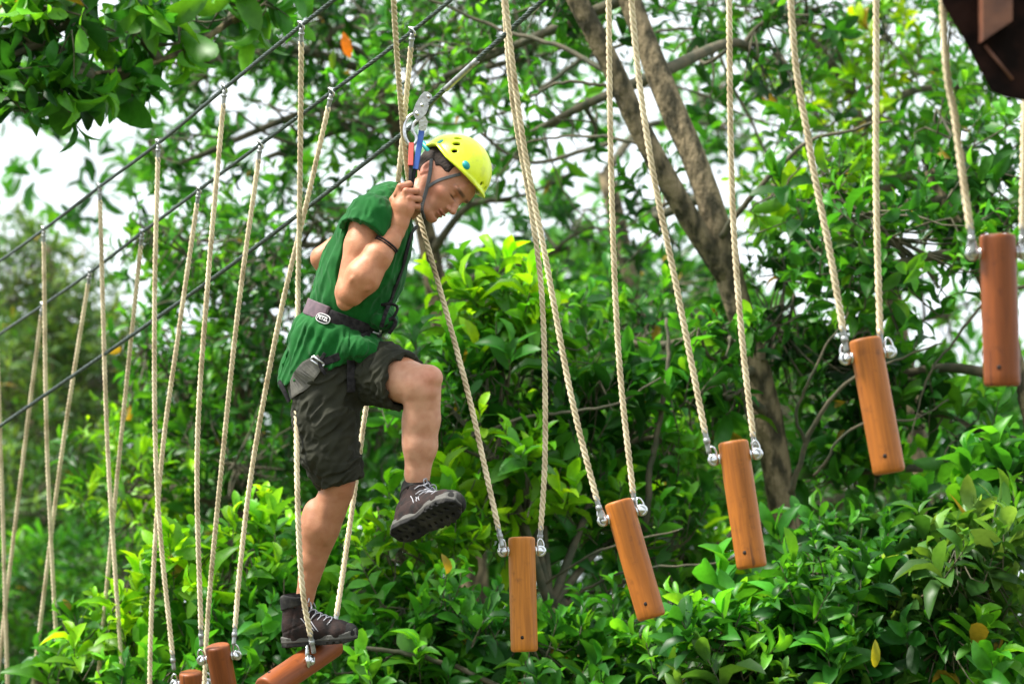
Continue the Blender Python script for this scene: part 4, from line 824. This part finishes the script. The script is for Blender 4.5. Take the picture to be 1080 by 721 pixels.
strap([(436, 236, 0), (431, 258, 0), (424, 285, 0), (414, 312, 0), (404, 344, 0)], 4.2, 1.3, 'chest_strap', M_black, hz, shirt_sdf, away, 1.6, 30)
def buckle(c, ax, ay, a, b, r, name, m, f=sup, lift=4.5):
    c = march(f, np.array(c, float) - away * 60, away)[0] - away * lift; mb = MB()
    ax = unit(np.array(ax, float)); ay = unit(np.array(ay, float))
    q = [c + ax * a * sx + ay * b * sy for sx, sy in ((-1, -1), (1, -1), (1, 1), (-1, 1), (-1, -1))]
    for i in range(4): mb.tube(toW([q[i], q[i + 1]]), r * SM, 7)
    mb.build(name, m, hz)
buckle((339, 381, 0), (.75, .55, 0), (.55, -.75, -.2), 7, 2.3, 1.2, 'buckle', M_alu, lift=4.6)
buckle((398, 347, 0), (.9, .3, 0), (-.3, .9, 0), 5, 4, 1.3, 'buckle', M_alu)
buckle((405, 327, 0), (.9, .3, 0), (-.3, .9, 0), 3.5, 5, 1.2, 'buckle', M_black)
mb = MB(); mb.tube(toW(spline([(404, 322, -36), (414, 321, -37), (421, 325, -36), (416, 335, -35), (404, 340, -34)], 16)), 1.6 * SM, 7); mb.tube(toW(spline([(408, 344, -34), (414, 336, -36), (419, 340, -34), (412, 352, -33)], 12)), 2.0 * SM, 7); mb.build('gear_loop', M_black, hz)
# oval badge with its lettering on the waist pad
bcen = march(lambda p: shirt_core(p) + .2, np.array([[345., 337, -90]]), away[None])[0]; bn = nrm(shirt_core, bcen[None], 3)[0]; bcen = bcen + bn * 3.3
bxx = unit(np.array([.90, .40, 0]) - bn * np.dot([.90, .40, 0], bn)); byy = np.cross(bn, bxx)
if byy[1] > 0: byy = -byy
def oval(a, b, lift, name, m):
    t = np.linspace(0, 2 * np.pi, 28, endpoint=False); e = lambda v, pw: np.sign(v) * np.abs(v) ** pw
    R_ = bcen + a * e(np.cos(t), .7)[:, None] * bxx + b * e(np.sin(t), .8)[:, None] * byy; mb = MB(); Vv = np.vstack([R_ + bn * lift, R_ + bn * (lift - 1.2)])
    mb.add(toW(Vv), [tuple(range(28)), tuple(range(28, 56))[::-1]] + [(i, i + 28, (i + 1) % 28 + 28, (i + 1) % 28) for i in range(28)]); return mb.build(name, m, hz, smooth=False)
oval(8.4, 5.0, .4, 'badge_rim', M_white); oval(7.6, 4.2, .75, 'badge', M_black)
tcv = bpy.data.curves.new('badge_text', 'FONT'); tcv.body = 'PETZL'; tcv.size = 1; tcv.align_x = 'CENTER'; tcv.align_y = 'CENTER'; tcv.offset = .02; tcv.extrude = .02
to_ = bpy.data.objects.new('badge_text', tcv); COL.objects.link(to_); tcv.materials.append(M_white); to_.parent = hz
A_ = toW([bcen + bn * .95, bcen + bn * .95 + bxx, bcen + bn * .95 + byy, bcen + bn * 1.95]); xs_, ys_, zs_ = A_[1] - A_[0], A_[2] - A_[0], A_[3] - A_[0]
Mt = Matrix([[*(v * k)] for v, k in ((xs_, 4.6), (ys_, 6.0), (zs_, 6.0))]).transposed().to_4x4(); Mt.translation = Vector(A_[0]); bpy.context.view_layer.update(); me_ = bpy.data.meshes.new_from_object(to_); bpy.data.objects.remove(to_)
to_ = bpy.data.objects.new('badge_text', me_); COL.objects.link(to_); to_.parent = hz; bpy.context.view_layer.update(); to_.matrix_world = Mt
# ---- wristband
wc = np.array([411.5, 259.5, -57]); wa = unit(np.array([7, -10, 2.0])); wu = unit(np.cross(wa, [0, 0, 1.])); wv2 = np.cross(wa, wu); mb = MB()
for off, rr_ in ((0, 1.15), (2.6, .8)):
    t_ = np.linspace(0, 2 * math.pi, 41); rg = wc - wa * off + 22 * (np.cos(t_)[:, None] * wu + np.sin(t_)[:, None] * wv2)
    rg = march(lambda p_: chain(p_, [(387, 294, -66), (402, 272, -62), (413, 257, -55), (420, 247, -50)], [17.8, 14.5, 10.8, 9.3], 5), rg, (wc - wa * off) - rg, tmax=20); rg = rg + unit(rg - wc + wa * off) * .5; mb.tube(toW(rg), rr_ * SM, 7, cap=False)
mb.build('wristband', M_black, man)
# ---- boots, built once in their own frame: x to the toe, y up, z to the near side
def sole_w(x): return np.interp(x, [0, 6, 18, 34, 52, 64, 74, 80], [7, 11.5, 12.5, 11, 14.5, 14.5, 11, 4])
def sole_out(p): # distance to footprint outline
    cx = np.interp(p[:, 0], [0, 30, 55, 80], [0, -.8, 0, 2.0]); return np.maximum(np.abs(p[:, 2] - cx) - sole_w(p[:, 0]), np.maximum(-p[:, 0] - 1, p[:, 0] - 80))
def boot_upper(p):
    d = chain(p, [(13, 8, 0), (15, 22, 0), (17, 46, 0)], [13.0, 14.5, 14.0], 4, [11.5, 12.5, 12.5])
    d = smin(d, chain(p, [(20, 18, 0), (42, 15, 0), (62, 11, 0), (69, 10, 0)], [15.5, 13, 11.5, 9.5], 6, [12.5, 13, 13.8, 11.8]), 6)
    d = smin(d, chain(p, [(24, 40, 0), (38, 27, 0), (54, 20, 0)], [6, 5.5, 5], 4, [6, 6, 6]), 5)
    d = smax(d, 5.5 - p[:, 1], 1); d = smax(d, p[:, 1] - 50, 2); d = smax(d, -cap(p, (18, 42, 0), (18, 60, 0), 10.5, 11.5), 1.5)
    rid = .8 * np.exp(-((p[:, 1] - 22 - .35 * (p[:, 0] - 20)) / 1.1) ** 2) + .8 * np.exp(-((p[:, 0] - 58 + .3 * (p[:, 1])) / 1.3) ** 2) + .7 * np.exp(-((p[:, 0] - 8 - .25 * p[:, 1]) / 1.2) ** 2) + .7 * np.exp(-((p[:, 0] - 44 + .5 * p[:, 1]) / 1.1) ** 2)
    return d + rid * .8 - .7 * pnoise(p / 7.0)
def boot_collar(p):
    d = chain(p, [(15.5, 41, 0), (16, 50, 0)], [14.8, 15.2], 3, [13.3, 13.6]); d = smax(d, -cap(p, (17, 40, 0), (17.5, 62, 0), 10.0, 11.2), 2); return smax(smax(d, 41 - p[:, 1] + .2 * (p[:, 0] - 15), 1.5), p[:, 1] - 54 - 1.2 * np.sin(p[:, 0] / 5), 3)
def boot_mid(p): 
    toe = 4 * np.clip((p[:, 0] - 60) / 20, 0, 1) ** 2; d = sole_out(p); return smax(smax(d, p[:, 1] - 10.5 - toe * 1.1 - 1.5 * np.clip((10 - p[:, 0]) / 10, 0, 1), 1.5), 4.5 - p[:, 1], 1) + .35 * np.exp(-((p[:, 1] - 8) / .7) ** 2)
def boot_toe(p): 
    d = chain(p, [(62, 11, 0), (70, 10, 0)], [12.4, 10.8], 4, [14.6, 12.8]); return smax(smax(d, 64 - p[:, 0] + .3 * p[:, 1], 1.5), 5 - p[:, 1], 1)
def boot_sole(p):
    toe = 3.5 * np.clip((p[:, 0] - 62) / 18, 0, 1) ** 2; d = smax(smax(sole_out(p) + .3, p[:, 1] - 5.5, .8), toe - p[:, 1], 1)
    arch = np.clip(1 - np.abs(p[:, 0] - 30) / 6, 0, 1); d = smax(d, arch * 2 - p[:, 1], 1)
    lug = np.maximum(np.sin(p[:, 0] * 2 * np.pi / 7.2 + np.abs(p[:, 2]) * .35), np.cos(p[:, 2] * 2 * np.pi / 9.5) - .25)
    return smax(d, -(np.maximum(p[:, 1] - toe - 2.8, .0 + .55 - lug * -1 if False else (0.35 + lug) * 1.6)), .5)
def make_boot(name_root, o, X, Y, flip=1, k=1.0):
    o, R_ = local(o, X, Y); R_ = R_ * np.array([[1], [1], [flip]])
    T_ = lambda V: toW(o + k * np.asarray(V, float) @ R_)
    b = empty('boot', T_([[30, 0, 0]])[0]); bpy.context.view_layer.update(); b.parent = man; b.matrix_parent_inverse = Matrix.Identity(4); b.location = Vector(T_([[30, 0, 0]])[0]) - man.location
    bpy.context.view_layer.update()
    det = np.linalg.det(R_)
    for nm, f, m, hh in (('upper', boot_upper, M_boot, .85), ('collar', boot_collar, M_rubber, .9), ('midsole', boot_mid, M_midsole, .9), ('toe_cap', boot_toe, M_rubber, .9), ('sole', boot_sole, M_rubber, .75)):
        V, Fc = sdf_mesh(f, (-6, -3, -22), (88, 62, 22), hh)
        if det < 0: Fc = Fc[:, ::-1]
        mesh_obj(nm, T_(V), Fc, m, b)
    lb = MB(); lv = [(26, 46), (30, 41), (34.5, 36), (39, 31.5), (44, 28), (49, 25), (54, 22)]
    Z = lambda x, y, z: march(boot_upper, np.array([[x + 9, y + 13, z * 1.0]]), np.array([[-.62, -.78, -z * .012]]), tmax=30)[0] + np.array([.5, .7, 0])
    for i, (x, y) in enumerate(lv):
        for s in (-1, 1):
            if i < len(lv) - 1:
                x2, y2 = lv[i + 1]; pts = [Z(x + (x2 - x) * t, y + (y2 - y) * t, s * (7 - 14 * t)) for t in np.linspace(0, 1, 7)]; lb.tube(T_(pts), .75 * SM, 5)
            e0 = Z(x, y, s * 7.5); lb.tube(T_([e0, e0 + (-1.5, -1.5, s * 2.2), e0 + (-4.5, -5, s * 4)]), .75 * SM, 5)
    for s in (-1, 1):
        lb.tube(T_(spline([(29, 47, 0), (33, 50, s * 5), (33, 46, s * 8), (30, 45, s * 2)], 14)), .7 * SM, 5); lb.tube(T_(spline([(29, 47, 0), (34, 45, s * 4), (36, 38, s * 9)], 10)), .7 * SM, 5)
    lb.build('laces', M_lace, b)
    for s in (-1, 1):
        st = MB()
        for x0, y0, x1, y1 in ((24, 30, 33, 17), (29, 28, 38, 16), (34, 26, 42, 15)):
            pts = []
            for t in np.linspace(0, 1, 6): pts.append(march(boot_upper, np.array([[x0 + (x1 - x0) * t, y0 + (y1 - y0) * t, s * 25.]]), np.array([[0, 0, -s * 1.]]), tmax=24)[0] + (0, 0, s * .3))
            st.tube(T_(pts), .55 * SM, 5)
        st.build('trim', M_lace, b)
    # sock inside the collar
    sk = MB(); sk.tube(T_([(17, 44, 0), (17, 55.5, 0)]), 11.3 * SM, 18, cap=False); sk.build('sock', M_black, b)
make_boot('standing', (301, 680.5, -16), (.985, -.10, -.16), (.10, -.99, .0))
make_boot('lifted', BL0, BLX, BLY, 1, BS)

# ---- lanyards and pulley above the hand
ly = empty('lanyard', toW([[434, 200, -42]])[0]); tag(ly, 'black lanyard legs in red and blue covers running from the fist up to the pulley', 'lanyard'); bpy.context.view_layer.update()
def strapw(pts, wd, name, m, par, th=1.6, n=14): return strap(pts, wd, th, name, m, par, None, (0, 0, 1.0), n=n)
strapw([(431, 222, -40), (433.5, 205, -40), (434, 195, -39), (434.5, 176, -32), (435, 152, -22)], 3.4, 'webbing', M_black, ly, n=20)
strapw([(433, 222, -38), (435.5, 200, -37), (438.5, 182, -32), (445, 140, -16)], 4.2, 'webbing', M_black, ly, n=20)
strapw([(434.4, 177, -33.3), (435, 153, -23.3)], 5.4, 'red_sleeve', M_red, ly, 3.0); strapw([(439.5, 181, -33), (445.5, 139, -17.2)], 6.0, 'blue_sleeve', M_blue, ly, 3.0)
pu = empty('pulley', P(449, 119, 8.98)); tag(pu, 'silver pulley block with a carabiner riding on the steel safety cable', 'pulley'); bpy.context.view_layer.update()
def PW(x, y, w_): return toW([[x, y, w_]])[0]
mb = MB(); out = [(452, 99), (456, 102), (456.5, 108), (453, 114), (450, 122), (444, 128), (439, 127), (436, 121), (439, 112), (444, 103), (448, 99)]
for w0 in (-21, -9): prism(mb, [PW(x, y, w0) for x, y in out], FW * SM * 1.8)
mb.build('side_plate', M_alu, pu, smooth=False)
mb = MB(); mb.tube([PW(446, 113, -19), PW(446, 113, -9)], 5.5 * SM, 16); mb.tube([PW(453, 104, -23), PW(453, 104, -7)], 2 * SM, 10); mb.tube([PW(441, 122, -23), PW(441, 122, -7)], 2.2 * SM, 10); mb.tube([PW(446, 113, -23), PW(446, 113, -7)], 1.8 * SM, 8); mb.build('sheave', M_steel, pu)
mb = MB(); mb.tube(toW(spline([(446, 123, -16), (440, 121, -17), (433, 124, -19), (428.5, 131, -20), (427.5, 140, -21), (429.5, 149, -22), (434, 155, -22), (438.5, 153, -22), (440, 147, -21), (436, 139, -20), (438, 131, -19), (446, 126, -17)], 60)), 1.75 * SM, 9); mb.build('carabiner', M_alu, pu)
mb = MB(); prism(mb, [PW(x, y, -19) for x, y in [(443, 126), (449, 124), (452, 130), (450, 138), (446, 141), (442, 138)]], FW * SM * 5); mb.tube([PW(446.5, 133, -21), PW(446.5, 133, -12)], 2.4 * SM, 10); mb.build('swivel', M_steel, pu, smooth=False)
